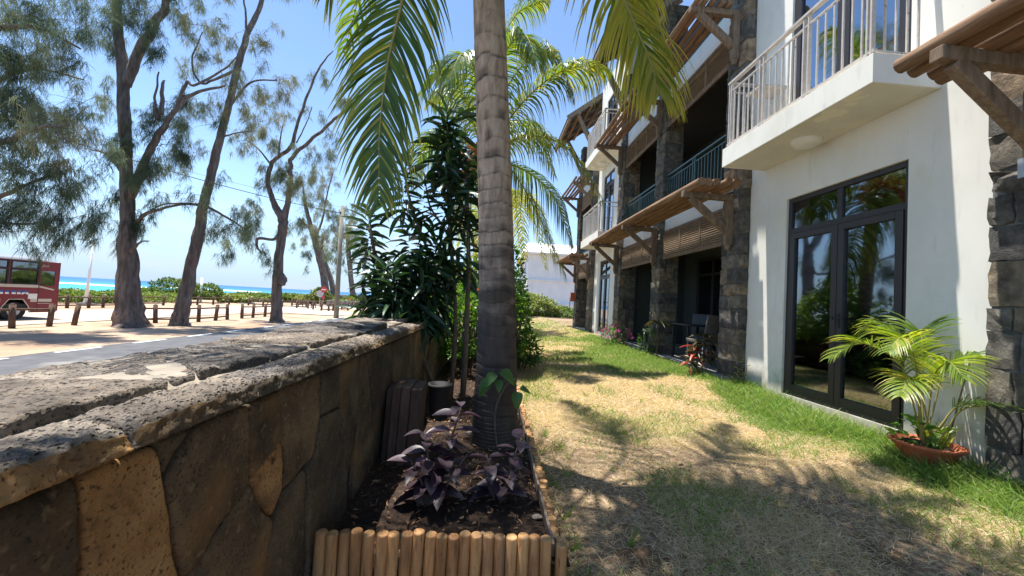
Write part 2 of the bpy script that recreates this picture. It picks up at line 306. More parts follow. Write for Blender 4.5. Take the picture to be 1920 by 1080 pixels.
M['asphalt'] = surf('asphalt_road', [(.3, (.068, .068, .072)), (.7, (.115, .115, .12))], scale=2.2, rough=.9, bump=.5, bscale=90, bdist=.006, rand=False, second=(.5, .58, .7, (.20, .19, .175)))
M['paint'] = surf('road_paint', [(.3, (.55, .55, .53)), (.7, (.80, .80, .78))], scale=5, rough=.7, bump=.1, second=(14, .60, .66, (.30, .30, .3)))
M['fence'] = surf('fence_wood', [(.3, (.06, .036, .026)), (.7, (.145, .092, .066))], scale=9, stretch=(2, 2, .5), rough=.9, bump=.5, bscale=30)
M['terra'] = surf('terracotta', [(.3, (.38, .10, .045)), (.7, (.52, .165, .075))], scale=8, rough=.7, bump=.1, second=(12, .6, .75, (.3, .16, .10)))
M['red'] = plain('bus_red', (.20, .022, .030), rough=.35)
M['cream'] = plain('cream_stripe', (.55, .50, .42), rough=.4)
M['busroof'] = plain('bus_roof_grey', (.22, .24, .27), rough=.5)
M['black'] = plain('black_rubber', (.018, .018, .02), rough=.7)
M['steel'] = plain('grey_steel', (.45, .45, .47), rough=.45, metal=.6)
M['blue'] = plain('lettering_blue', (.03, .10, .38), rough=.4)
M['white'] = plain('white_paint', (.78, .78, .77), rough=.5)
M['seat'] = plain('seat_cloth', (.16, .17, .2), rough=.9)
M['carred'] = plain('car_red', (.48, .02, .025), rough=.3)
M['signred'] = plain('sign_red', (.55, .03, .03), rough=.4)
M['housewall'] = surf('house_white_wall', [(.3, (.70, .71, .73)), (.7, (.80, .81, .82))], scale=1.2, rough=.9, bump=.05, rand=False, second=(.7, .6, .75, (.60, .62, .66)))
M['pole_grey'] = surf('utility_pole_wood', [(.3, (.16, .145, .115)), (.7, (.30, .275, .22))], scale=6, stretch=(3, 3, .4), rough=.9, bump=.4, bscale=20)
M['water'] = None
def seamat():
    m, nt = newmat('sea_water'); g = N(nt, 'ShaderNodeNewGeometry'); ln = N(nt, 'ShaderNodeVectorMath', operation='LENGTH'); nt.links.new(g.outputs['Position'], ln.inputs[0])
    mp = N(nt, 'ShaderNodeMapping'); mp.inputs['Scale'].default_value = (.02, .004, 1); mp.inputs['Rotation'].default_value = (0, 0, R(35)); nt.links.new(g.outputs['Position'], mp.inputs[0])
    n = N(nt, 'ShaderNodeTexNoise'); n.inputs['Scale'].default_value = 1; n.inputs['Detail'].default_value = 5; nt.links.new(mp.outputs[0], n.inputs['Vector'])
    lg = N(nt, 'ShaderNodeMath', operation='LOGARITHM'); lg.inputs[1].default_value = 10; nt.links.new(ln.outputs[1], lg.inputs[0])
    s = N(nt, 'ShaderNodeMath', operation='MULTIPLY_ADD'); s.inputs[1].default_value = .35; nt.links.new(n.outputs[0], s.inputs[0]); nt.links.new(lg.outputs[0], s.inputs[2])
    mr = N(nt, 'ShaderNodeMapRange'); mr.inputs[1].default_value = 1.9; mr.inputs[2].default_value = 3.4; nt.links.new(s.outputs[0], mr.inputs[0])
    r = ramp(nt, [(0, (.10, .42, .42)), (.28, (.035, .33, .38)), (.5, (.02, .22, .34)), (.72, (.012, .12, .27)), (1, (.012, .09, .22))]); nt.links.new(mr.outputs[0], r.inputs[0])
    p = N(nt, 'ShaderNodeBsdfPrincipled'); p.inputs['Roughness'].default_value = .45; p.inputs['Specular IOR Level'].default_value = .25; nt.links.new(r.outputs[0], p.inputs['Base Color'])
    o = N(nt, 'ShaderNodeOutputMaterial'); nt.links.new(p.outputs[0], o.inputs[0]); return m
M['water'] = seamat()
M['foam'] = plain('wave_foam', (.8, .84, .85), rough=.8)
def lawnmat():
    m, nt = newmat('lawn_ground'); a = N(nt, 'ShaderNodeAttribute', attribute_name='tint'); g = N(nt, 'ShaderNodeNewGeometry')
    n = N(nt, 'ShaderNodeTexNoise'); n.inputs['Scale'].default_value = 26; n.inputs['Detail'].default_value = 8; n.inputs['Roughness'].default_value = .7; nt.links.new(g.outputs['Position'], n.inputs['Vector'])
    r1 = ramp(nt, [(.3, (.11, .062, .036)), (.48, (.26, .18, .115)), (.7, (.47, .37, .255))]); nt.links.new(n.outputs[0], r1.inputs[0])
    r2 = ramp(nt, [(.3, (.022, .035, .01)), (.55, (.07, .12, .025)), (.75, (.16, .20, .06))]); nt.links.new(n.outputs[0], r2.inputs[0])
    x = N(nt, 'ShaderNodeMix', data_type='RGBA'); nt.links.new(a.outputs['Fac'], x.inputs[0]); nt.links.new(r1.outputs[0], x.inputs[6]); nt.links.new(r2.outputs[0], x.inputs[7])
    n2 = N(nt, 'ShaderNodeTexNoise'); n2.inputs['Scale'].default_value = 1.7; n2.inputs['Detail'].default_value = 5; nt.links.new(g.outputs['Position'], n2.inputs['Vector'])
    mr = N(nt, 'ShaderNodeMapRange'); mr.inputs[1].default_value = .56; mr.inputs[2].default_value = .68; mr.inputs[4].default_value = .8; nt.links.new(n2.outputs[0], mr.inputs[0])
    y = N(nt, 'ShaderNodeMix', data_type='RGBA'); nt.links.new(mr.outputs[0], y.inputs[0]); nt.links.new(x.outputs[2], y.inputs[6]); y.inputs[7].default_value = (.13, .062, .034, 1)
    p = N(nt, 'ShaderNodeBsdfPrincipled'); p.inputs['Roughness'].default_value = .95; p.inputs['Specular IOR Level'].default_value = .1; nt.links.new(y.outputs[2], p.inputs['Base Color'])
    b = N(nt, 'ShaderNodeBump'); b.inputs['Distance'].default_value = .03; nt.links.new(n.outputs[0], b.inputs['Height']); nt.links.new(b.outputs[0], p.inputs['Normal'])
    o = N(nt, 'ShaderNodeOutputMaterial'); nt.links.new(p.outputs[0], o.inputs[0]); return m
M['lawn'] = lawnmat()
M['grass'] = leafmat('grass_blades', [(0, (.69, .56, .42)), (.3, (.52, .43, .30)), (.5, (.32, .32, .14)), (.7, (.19, .295, .065)), (1, (.115, .22, .04))], (1.5, 1.5, .7), tf=.42, rough=.6, nmix=.1, spec=.25)
M['frond'] = leafmat('palm_frond', [(0, (.028, .060, .012)), (.4, (.06, .115, .018)), (.7, (.14, .19, .028)), (1, (.36, .33, .07))], (2.3, 2.1, .7), tf=.45, rough=.32, nscale=1.2, nmix=.2, spec=.5)
M['rachis'] = leafmat('palm_rachis', [(0, (.16, .17, .04)), (1, (.34, .26, .09))], (1, 1, .6), tf=.05, rough=.5)
M['areca'] = leafmat('areca_frond', [(0, (.05, .10, .02)), (.5, (.15, .23, .035)), (.8, (.28, .32, .055)), (1, (.46, .36, .20))], (2.2, 2., .6), tf=.45, rough=.4, spec=.4)
M['drac'] = leafmat('dracaena_leaf', [(0, (.016, .040, .020)), (.6, (.030, .075, .028)), (1, (.09, .20, .035))], (1.6, 1.8, .6), tf=.16, rough=.36, nmix=.1, spec=.45)
M['purple'] = leafmat('purple_leaf', [(0, (.035, .020, .028)), (.5, (.07, .045, .06)), (.8, (.15, .11, .125)), (1, (.27, .22, .2))], (1.8, .7, 1.3), tf=.25, rough=.42, nscale=18, nmix=.3, spec=.55)
M['needle'] = leafmat('casuarina_needles', [(0, (.026, .048, .038)), (.3, (.075, .105, .072)), (.6, (.16, .195, .115)), (1, (.255, .235, .145))], (1.5, 1.5, 1.1), tf=.3, rough=.7, nscale=.7, nmix=.2, spec=.2)  # lighter stops paint sunlit tips into the colour; last stop browner for sparse growth
M['shrub'] = leafmat('shrub_leaves', [(0, (.035, .085, .018)), (.5, (.09, .18, .03)), (.8, (.16, .24, .045)), (1, (.32, .36, .11))], (1.8, 1.9, .5), tf=.35, rough=.4, nscale=4, spec=.4)
M['beach'] = leafmat('beach_shrub_leaves', [(0, (.05, .09, .02)), (.5, (.12, .175, .04)), (.8, (.22, .26, .07)), (1, (.33, .31, .15))], (1.4, 1.5, .6), tf=.3, rough=.5, nscale=.5, spec=.3)
M['ti'] = leafmat('cordyline_leaf', [(0, (.03, .06, .015)), (.5, (.07, .05, .025)), (.85, (.22, .04, .03)), (1, (.58, .22, .16))], (2., 1., .8), tf=.35, rough=.35, spec=.5)
M['flower'] = leafmat('pink_bracts', [(0, (.36, .04, .20)), (1, (.50, .11, .33))], (1.6, 1., 1.5), tf=.4, rough=.6)
M['redfl'] = leafmat('red_flowers', [(0, (.62, .05, .03)), (1, (.75, .16, .08))], (1.5, 1., 1.), tf=.3, rough=.6)
M['litter'] = leafmat('dry_litter', [(0, (.10, .052, .028)), (.5, (.30, .165, .085)), (1, (.50, .36, .23))], (1.2, 1, .8), tf=.15, rough=.8)
M['fibre'] = leafmat('palm_fibre', [(0, (.28, .12, .04)), (1, (.50, .26, .09))], (1.4, 1., .6), tf=.2, rough=.8)

# ------------------------------------------------------------------ terrain, road, sea
def gz(x, y):
    return .13*sst(2.6, 3.7, x)*sst(4.6, 6.2, y)+.07*sst(10, 17, y)
def green(x, y):
    n = vn(x, y, 1.7)-.5; n2 = vn(x+9, y, .6)-.5; e = x+1.1*n+.9*n2
    a = sst(2.7, 3.6, e)*(1-sst(4.8, 5.6, y)); b = sst(2.95, 3.7, e)*sst(4.8, 5.6, y)*(1-sst(6.4, 7.4, y)); c = sst(1.7, 3.1, e)*sst(6.4, 7.4, y)*(1-sst(12, 14, y))*.65
    return np.clip(a+b+c+.35*sst(.55, .75, vn(x, y, 1.1))*sst(13, 15, y), 0, 1)
def grid(name, xs, ys, zf, mat, tint=None, **k):
    X, Y = np.meshgrid(xs, ys); Z = zf(X, Y); V = np.stack([X.ravel(), Y.ravel(), Z.ravel()], 1); nx, ny = len(xs), len(ys)
    i, j = np.meshgrid(np.arange(nx-1), np.arange(ny-1)); a = (j*nx+i).ravel(); F = np.stack([a, a+1, a+nx+1, a+nx], 1)
    b = Big(); b.raw(V, F, tint(X, Y).ravel() if tint is not None else np.zeros(len(V))); return b.build(name, mat, smooth=True, **k)
xs = np.concatenate([np.arange(-.66, 4.6, .08), [5, 7, 12, 20, 40]]); ys = np.concatenate([np.arange(-4, 14, .1), np.arange(14, 30, .5), [34, 45, 60, 90]])
grid('lawn', xs, ys, lambda x, y: gz(x, y)+.018*(vn(x, y, 2.2)-.5)-.004-.12*(1-sst(.3, .44, x))*(1-sst(5.5, 5.8, y))*sst(1.5, 1.6, y), M['lawn'], tint=lambda x, y: green(x, y)*.9, kind='structure')
cx = lambda y: -37-.15*(y-30)
grid('car_park_ground', np.concatenate([np.arange(-120, -60, 6), np.arange(-60, -1.3, 1.3), [-.9]]), np.concatenate([np.arange(-30, 80, 1.5), np.arange(80, 400, 12)]),
     lambda x, y: -.9+.05*(vn(x, y, .35)-.5)*sst(-11.9, -13, x)-1.6*sst(0, 12, (cx(np.maximum(y, 30))-8)-x)-.3*0, M['sand'], kind='structure')
grid('gravel_track', np.arange(-26, -18.9, 1.), np.arange(-10, 95, 3.), lambda x, y: -.868+0*x, M['track'], kind='structure')
grid('side_track', np.arange(-19, -11.8, 1.2), np.arange(34, 44, 2.), lambda x, y: -.866+0*x, M['track'], kind='structure')
grid('asphalt_road', np.array([-11.75, -9, -6, -4.2]), np.arange(-30, 200, 5.), lambda x, y: -.85+0*x, M['asphalt'], kind='structure')
for k in range(-8, 50):
    y0 = 11.05+2.27*k
    MB().box((-11.62, y0, -.86), (-11.48, y0+1.24, -.846)).build('road_marking', M['paint'], kind='structure', label='white dash along the far edge of the road')
grid('sea', np.concatenate([-np.geomspace(30000, 60, 24), [-20, 0]]), np.concatenate([[-3000, -200], np.arange(0, 100, 20), np.geomspace(100, 40000, 26)]), lambda x, y: -2.3+0*x, M['water'], kind='structure')
def foam(x0, y0, x1, y1, wd, n, amp):
    mb = MB(); p = np.linspace(0, 1, n); X = x0+(x1-x0)*p; Y = y0+(y1-y0)*p+amp*(vn(p*9, p*0+x0, 1)-.5)
    ww = wd*(.25+1.2*vn(p*14, p*0+5, 1))*np.sin(np.pi*np.clip(p, .02, .98))**.4
    V = [(X[i], Y[i], -2.28) for i in range(n)]+[(X[i], Y[i]+ww[i]*.5, -2.28+.55) for i in range(n)]+[(X[i], Y[i]+ww[i], -2.28) for i in range(n)]
    F = [(i, i+1, n+i+1, n+i) for i in range(n-1)]+[(n+i, n+i+1, 2*n+i+1, 2*n+i) for i in range(n-1)]
    mb.add(V, F, True); return mb.build('breaking_wave', M['foam'], kind='structure', label='white line of surf on the turquoise sea')
foam(-225, 205, -168, 196, 5, 50, 8); foam(-92, 116, -66, 128, 2.2, 40, 3); foam(-215, 262, -150, 262, 3, 40, 4); foam(-140, 262, -90, 290, 3, 40, 5); foam(-74, 150, -52, 168, 2., 30, 3)

# ------------------------------------------------------------------ apartment building
B = thing('apartment_building', 'long three storey white apartment building with dark stone pillars, balconies and log pergolas', 'building', (4.6, 9, 0))
BO = ORG(B)
def part(mb, name, mat, parent=B, **k): return mb.build(name, mat, parent, **k)
def cells(mb, x0, x1, us, zs, holes):
    """wall in the Y-Z plane from grid cuts, leaving out cells whose centre is inside a hole"""
    for a, b in zip(us[:-1], us[1:]):
        for c, d in zip(zs[:-1], zs[1:]):
            u, v = (a+b)/2, (c+d)/2
            if any(h[0] < u < h[1] and h[2] < v < h[3] for h in holes): continue
            mb.box((x0, a, c), (x1, b, d))
DA = (3.48, 5.02)
cells_ = MB(); cells(cells_, 4.0, 4.3, [2.775, DA[0], DA[1], 5.765], [-.2, .17, 2.81, 3.62, 6.25, 9.4], [(DA[0], DA[1], .17, 2.81), (DA[0], DA[1], 3.62, 6.25)])
part(cells_, 'wall', M['plaster'])
DB = (12.75, 13.98)
cells_ = MB(); cells(cells_, 4.0, 4.3, [11.82, DB[0], DB[1], 14.72], [-.2, .3, 2.86, 3.62, 6.0, 6.6, 8.9, 9.75], [(DB[0], DB[1], .3, 2.86), (DB[0], DB[1], 3.62, 6.0), (DB[0], DB[1], 6.6, 8.9)])
part(cells_, 'wall', M['plaster'])
# body of the building: back walls, end walls, floors
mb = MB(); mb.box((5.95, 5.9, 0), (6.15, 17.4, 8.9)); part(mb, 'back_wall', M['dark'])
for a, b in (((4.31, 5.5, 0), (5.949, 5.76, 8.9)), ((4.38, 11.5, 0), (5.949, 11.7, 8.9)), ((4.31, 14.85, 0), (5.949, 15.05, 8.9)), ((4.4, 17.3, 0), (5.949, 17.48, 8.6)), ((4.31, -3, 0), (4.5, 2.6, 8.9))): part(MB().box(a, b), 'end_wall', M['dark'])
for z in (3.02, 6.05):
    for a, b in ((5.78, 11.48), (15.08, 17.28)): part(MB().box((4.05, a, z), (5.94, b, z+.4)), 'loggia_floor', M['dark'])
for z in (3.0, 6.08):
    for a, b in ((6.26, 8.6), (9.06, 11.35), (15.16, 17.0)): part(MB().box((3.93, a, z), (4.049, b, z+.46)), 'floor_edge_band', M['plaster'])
part(MB().box((3.72, 5.9, -.2), (5.94, 11.45, .2)), 'terrace', M['concrete'], bevel=.01); part(MB().box((3.75, 15.06, -.2), (5.9, 17.6, .22)), 'terrace', M['concrete'], bevel=.01)
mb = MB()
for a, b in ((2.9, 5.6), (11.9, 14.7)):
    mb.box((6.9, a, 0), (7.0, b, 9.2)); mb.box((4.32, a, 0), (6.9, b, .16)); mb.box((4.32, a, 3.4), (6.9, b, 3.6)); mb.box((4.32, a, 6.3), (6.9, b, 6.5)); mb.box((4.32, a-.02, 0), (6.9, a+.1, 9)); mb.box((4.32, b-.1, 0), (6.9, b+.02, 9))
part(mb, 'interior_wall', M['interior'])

# stone pillars built course by course
def stone_meshes(nv=6):
    out = []
    for k in range(nv):
        bm = bmesh.new(); bmesh.ops.create_cube(bm, size=1)
        bmesh.ops.subdivide_edges(bm, edges=bm.edges[:], cuts=3, use_grid_fill=True)
        for v in bm.verts:
            c = v.co.copy(); l = Vector((abs(c.x), abs(c.y), abs(c.z))); e = sum(1 for t in l if t > .49)
            if e >= 2: v.co *= .955
            d = Vector((mnoise.noise(c*2.3+Vector((k*7, 0, 0))), mnoise.noise(c*2.3+Vector((0, k*7, 3))), mnoise.noise(c*2.3+Vector((5, 0, k*7)))))
            v.co += d*.10
        me = bpy.data.meshes.new('stone'); bm.to_mesh(me); bm.free(); me.materials.append(M['stone']); out.append(me)
    return out
SM = stone_meshes()
def pillar(y0, y1, x0, x1, z0, z1, hs, seed, dep=.16):
    r = random.Random(seed)
    mb = MB(); mb.box((x0+.018, y0+.018, z0), (x1, y1-.018, z1)); p = part(mb, 'stone_pillar', M['mortar'])
    def st(a, b):
        c = [(a[i]+b[i])/2 for i in range(3)]; s = [b[i]-a[i] for i in range(3)]
        o = link('stone', r.choice(SM), None, p, loc=c, scale=s); o.rotation_euler = (r.uniform(-.02, .02), r.uniform(-.02, .02), r.uniform(-.02, .02)); return o
    z = z0
    while z < z1-.03:
        h = min(r.uniform(*hs), z1-z); g = .002; a = r.uniform(.3, 1.) ; yy = y0+(y1-y0)*a if a < .85 else y1; b = r.uniform(.4, 1.)
        xx = x0+(x1-x0)*b if b < .8 else x1-.03
        last = st((x0-r.uniform(0, .014), y0-r.uniform(0, .014), z+g), (min(xx, x1-.03)-g, yy-g, z+h-g) if r.random() < .5 else (x0+dep, yy-g, z+h-g))
        xe = last.location.x+BO[0]+last.scale.x/2
        if yy < y1: st((x0-r.uniform(0, .012), yy+g, z+g), (x0+dep, y1, z+h-g))
        if xe < x1-.09: st((xe+g, y0-r.uniform(0, .012), z+g), (x1-.012, y0+.1, z+h-g))
        z += h
    return p
pillar(2.24, 2.77, 3.85, 4.3, -.15, 4.6, (.16, .36), 3)
pillar(5.77, 6.25, 3.85, 4.3, -.1, 8.4, (.18, .42), 5)
pillar(8.6, 9.05, 3.85, 4.3, -.1, 8.4, (.17, .36), 8)
pillar(11.36, 11.81, 3.85, 4.37, -.1, 8.4, (.2, .4), 13)
pillar(14.73, 15.15, 3.85, 4.3, -.1, 8.4, (.3, .5), 21)
pillar(17.0, 17.48, 3.85, 4.38, -.1, 8.4, (.3, .5), 34)

# louvred wooden screens
def screen(y0, y1, z0, z1, x=3.93):
    f = MB(); t = .035
    f.box((x-t, y0, z0), (x, y1, z0+.085)); f.box((x-t, y0, z1-.06), (x, y1, z1))
    n = 3; wv = (y1-y0)/n
    for i in range(n+1):
        c = y0+wv*i; a = max(y0, c-.03); b = min(y1, c+.03); f.box((x-t-.003, a, z0+.086), (x-.003, b, z1-.061))
    s = part(f, 'louvred_screen', M['woodv'], bevel=.003)
    k = 12; h = (z1-z0-.15)/k
    me = None
    for i in range(n):
        a, b = y0+wv*i+.032, y0+wv*(i+1)-.032
        for j in range(k):
            zc = z0+.095+h*(j+.5)
            if me is None:
                q = MB(); q.bar((0, -.5, 0), (0, .5, 0), .008, h*1.0, upv=(.55, 0, .83)); me = q.mesh('slat'); me.materials.append(M['slat'])
            link('slat', me, None, s, loc=(x-.018, (a+b)/2, zc), scale=(1, b-a, 1))
screen(6.27, 8.58, 2.35, 3.0); screen(9.07, 11.34, 2.35, 2.96); screen(6.27, 8.58, 5.44, 6.07); screen(9.07, 11.34, 5.42, 6.07)
for a, b in ((2.35, 2.95), (5.4, 6.05)): part(MB().box((3.9, 15.18, a), (3.93, 16.98, b)), 'shutter_panel', M['woodv'])

# pergolas of logs on timber brackets
def bracket(yc, z, x0=3.0, tip=.09):
    q = MB(); q.bar((x0, yc, z), (3.84, yc, z-.015), .085, .10); q.bar((3.785, yc, z-.06), (3.785, yc, z-.78), .11, .10, upv=(0, 1, 0)); q.bar((x0+.13, yc, z-.045), (3.75, yc, z-.56), .075, .11)
    q.tube([(3.785, yc, z-.78), (3.785, yc, z-.86)], [.06, .035], 8)
    part(q, 'bracket', M['woodv'], bevel=.008)
def pergola(y0, y1, z, brs, zs=.0, gap=.138, rad=.062):
    p = thing0 = None
    for i in range(5):
        x = 3.07+gap*i; q = MB(); n = 14
        ys_ = np.linspace(y0+random.uniform(-.05, .05), y1+random.uniform(-.04, .04), n)
        q.tube([(x+.012*math.sin(i*2.1+y*1.3), y, z+.05+.01*math.sin(i+y*.9)) for y in ys_], [rad*(1+.08*math.sin(i*1.7+k*.8)) for k in range(n)], 12, tint=0)
        part(q, 'pergola_log', M['pole'])
    for b in brs: bracket(b, z-.045)
pergola(5.58, 11.95, 3.13, (5.98, 8.82, 11.58)); pergola(5.85, 11.95, 6.2, (5.98, 8.82, 11.58), rad=.05)
pergola(-1.5, 2.78, 3.13, (2.45, 0.2)); pergola(14.6, 17.9, 3.1, (14.95, 17.25)); pergola(14.6, 17.9, 6.1, (14.95, 17.25), rad=.045)
q = MB(); q.box((3.715, 2.39, 2.28), (3.728, 2.51, 2.42)); q.tube([(3.714, 2.45, 2.35), (3.70, 2.45, 2.35)], .012, 8); part(q, 'steel_plate', M['steel'])

# balconies with slab, railing and lamp
def balcony(y0, y1, z, x=3.34, h=.98, lamp=None):
    q = MB(); q.box((x, y0, z), (4.0, y1, z+.27)); s = part(q, 'balcony_slab', M['plasteru'], bevel=.008)
    # front fascia painted like the wall
    q = MB(); q.box((x-.004, y0-.003, z+.006), (x+.004, y1+.003, z+.276)); q.box((x+.004, y0-.004, z+.006), (4.0, y0+.002, z+.276)); part(q, 'slab_edge', M['plaster'], s)
    xr = x+.05; zt = z+.27+h; zb = z+.27+.06
    q = MB(); q.bar((xr, y0+.03, zt), (xr, y1-.03, zt), .055, .03); q.bar((xr, y0+.03, zt-.13), (xr, y1-.03, zt-.13), .025, .018); q.bar((xr, y0+.03, zb), (xr, y1-.03, zb), .035, .02)
    for yy in (y0+.06, y1-.06):
        q.bar((xr, yy, zt), (3.99, yy, zt), .055, .03); q.bar((xr, yy, zt-.13), (3.99, yy, zt-.13), .025, .018); q.bar((xr, yy, zb), (3.99, yy, zb), .035, .02)
    rl = part(q, 'railing', M['rail'], s) ; rl.name = 'railing'
    n = int((y1-y0)/.105); q0 = MB(); q0.box((-.008, -.008, 0), (.008, .008, h-.06-.13)); me = q0.mesh('baluster'); me.materials.append(M['rail'])
    q1 = MB(); q1.box((-.02, -.009, -.06), (.02, .009, h-.075)); mp_ = q1.mesh('railing_post'); mp_.materials.append(M['rail'])
    posts = [y0+.06, y0+.1, y0+(y1-y0)*.345, y0+(y1-y0)*.375, y0+(y1-y0)*.66, y0+(y1-y0)*.69, y1-.1, y1-.06]
    for i in range(n+1):
        yy = y0+.06+(y1-y0-.12)*i/n
        if min(abs(yy-p) for p in posts) > .03: link('baluster', me, None, s, loc=(xr, yy, zb))
    for yy in posts: link('railing_post', mp_, None, s, loc=(xr, yy, zb))
    for yy in (y0+.06, y1-.06):
        for xx in (xr+.12, xr+.23, xr+.34, xr+.45): link('baluster', me, None, s, loc=(xx, yy, zb))
    if lamp:
        lx, ly = lamp; q = MB(); n = 28; prof = [(.165, 0), (.165, -.03), (.155, -.045), (.13, -.062), (.08, -.078), (.001, -.083)]
        V = [(lx+r*math.cos(2*math.pi*j/n), ly+r*math.sin(2*math.pi*j/n), z+d) for r, d in prof for j in range(n)]
        q.add(V, [(i*n+j, (i+1)*n+j, (i+1)*n+(j+1) % n, i*n+(j+1) % n) for i in range(len(prof)-1) for j in range(n)], True)
        part(q, 'ceiling_lamp', M['lamp'], s)
balcony(3.22, 5.47, 3.36, lamp=(3.74, 4.42)); balcony(12.1, 14.4, 3.34); balcony(12.0, 14.3, 6.36, lamp=(3.72, 13.45))

# green railings in the loggias
def green_rail(y0, y1, zb=3.5, zt=4.3, x=3.95):
    q = MB(); q.bar((x, y0, zt), (x, y1, zt), .05, .03); q.bar((x, y0, zt-.1), (x, y1, zt-.1), .02, .02); q.bar((x, y0, zb), (x, y1, zb), .03, .02)
    ym = (y0+y1)/2
    for yy in (ym-.04, ym+.04, y0+.03, y1-.03): q.box((x-.018, yy-.012, zb-.05), (x+.018, yy+.012, zt))
    s = part(q, 'green_railing', M['green']); q0 = MB(); q0.box((-.008, -.008, 0), (.008, .008, zt-.1-zb)); me = q0.mesh('baluster'); me.materials.append(M['green'])
    n = int((y1-y0)/.11)
    for i in range(1, n):
        yy = y0+(y1-y0)*i/n
        if abs(yy-ym) > .06: link('baluster', me, None, s, loc=(x, yy, zb))
green_rail(6.27, 8.58); green_rail(9.07, 11.34); green_rail(15.17, 16.98)

# glazed doors
def door(y0, y1, z0, z1, zt, x=4.06, glass='glass', handle=True, curtain=True, mid=.5, fr=.075):
    f = MB(); d0, d1 = x-.03, x+.03
    f.box((d0, y0, z0), (d1, y0+fr*.7, z1)); f.box((d0, y1-fr*.7, z0), (d1, y1, z1)); f.box((d0, y0+fr*.7, z1-fr*.8), (d1, y1-fr*.7, z1)); f.box((d0, y0+fr*.7, z0), (d1, y1-fr*.7, z0+.045))
    f.box((d0+.002, y0+fr*.7, zt-.035), (d1-.002, y1-fr*.7, zt+.035)); ym = y0+(y1-y0)*mid
    f.box((d0+.004, ym-.03, zt+.036), (d1-.004, ym+.03, z1-fr*.8-.001))
    D = part(f, 'glazed_door', M['frame'], bevel=.004)
    a0, a1 = y0+fr*.7+.004, y1-fr*.7-.004; zb, ztop = z0+.049, zt-.039; s = .075
    for a, b in ((a0, ym-.004), (ym+.004, a1)):
        l = MB(); l.box((d0-.012, a, zb), (d1-.02, a+s, ztop)); l.box((d0-.012, b-s, zb), (d1-.02, b, ztop)); l.box((d0-.012, a+s, ztop-s), (d1-.02, b-s, ztop)); l.box((d0-.012, a+s, zb), (d1-.02, b-s, zb+s+.02))
        part(l, 'door_leaf', M['frame'], D, bevel=.003)
        part(MB().box((x-.012, a+s-.005, zb+s), (x-.006, b-s+.005, ztop-s+.005)), 'pane', M[glass], D)
    for a, b in ((y0+fr*.7, ym-.03), (ym+.03, y1-fr*.7)): part(MB().box((x-.003, a, zt+.036), (x+.003, b, z1-fr*.8)), 'pane', M[glass], D)
    if handle:
        l = MB(); zc = zb+1.0; l.box((d0-.02, ym-.052, zc-.11), (d0-.012, ym-.02, zc+.05)); l.tube([(d0-.012, ym-.036, zc), (d0-.06, ym-.036, zc), (d0-.062, ym-.16, zc)], .009, 8); l.box((d0-.02, ym+.03, zc-.02), (d0-.012, ym+.055, zc+.02)); part(l, 'door_handle', M['black'], D)
    if curtain:
        for a, b, c in ((y0-.05, y0+(y1-y0)*.32, .2), (y1-(y1-y0)*.25, y1+.05, .22)):
            n = 60; V = []; 
            for k in range(n+1):
                yy = a+(b-a)*k/n; xx = x+c+.03*math.sin(k*1.05)+.012*math.sin(k*2.7)
                V += [(xx, yy, z0+.03), (xx, yy, z1+.05)]
            c_ = MB(); c_.add(V, [(2*k, 2*k+2, 2*k+3, 2*k+1) for k in range(n)], True); part(c_, 'curtain', M['curtain'], D)
door(DA[0], DA[1], .17, 2.81, 2.36); door(DA[0], DA[1], 3.63, 6.25, 6.0, glass='glassu', handle=False)
door(DB[0], DB[1], .3, 2.86, 2.3); door(DB[0], DB[1], 3.63, 6.0, 5.6, glass='glassu', handle=False); door(DB[0], DB[1], 6.63, 8.9, 8.5, glass='glassu', handle=False)
def backdoor(y0, y1, z0, z1):
    f = MB(); x = 5.9
    for yy in (y0, (y0+y1)/2, y1): f.box((x, yy-.05, z0), (x+.045, yy+.05, z1))
    f.box((x+.002, y0, z1-.08), (x+.044, y1, z1)); f.box((x+.002, y0, z1-.5), (x+.044, y1, z1-.43)); D = part(f, 'glazed_door', M['frame'])
    for k in range(2):
        a = y0+(y1-y0)/2*k; n = 24; V = []
        for i in range(n+1):
            yy = a+.1+(y1-y0)*.16*i/n; V += [(x+.03+.008*math.sin(i*1.3), yy, z0), (x+.03+.008*math.sin(i*1.3), yy, z1-.5)]
        part(MB().add(V, [(2*i, 2*i+2, 2*i+3, 2*i+1) for i in range(n)], True), 'curtain', M['curtain'], D)
        part(MB().box((x+.018, a+.05, z0), (x+.022, a+(y1-y0)/2-.05, z1-.08)), 'pane', M['glass'], D)
backdoor(9.2, 10.65, .2, 2.7); backdoor(6.4, 7.9, .2, 2.7); backdoor(6.6, 8.1, 3.45, 5.6)

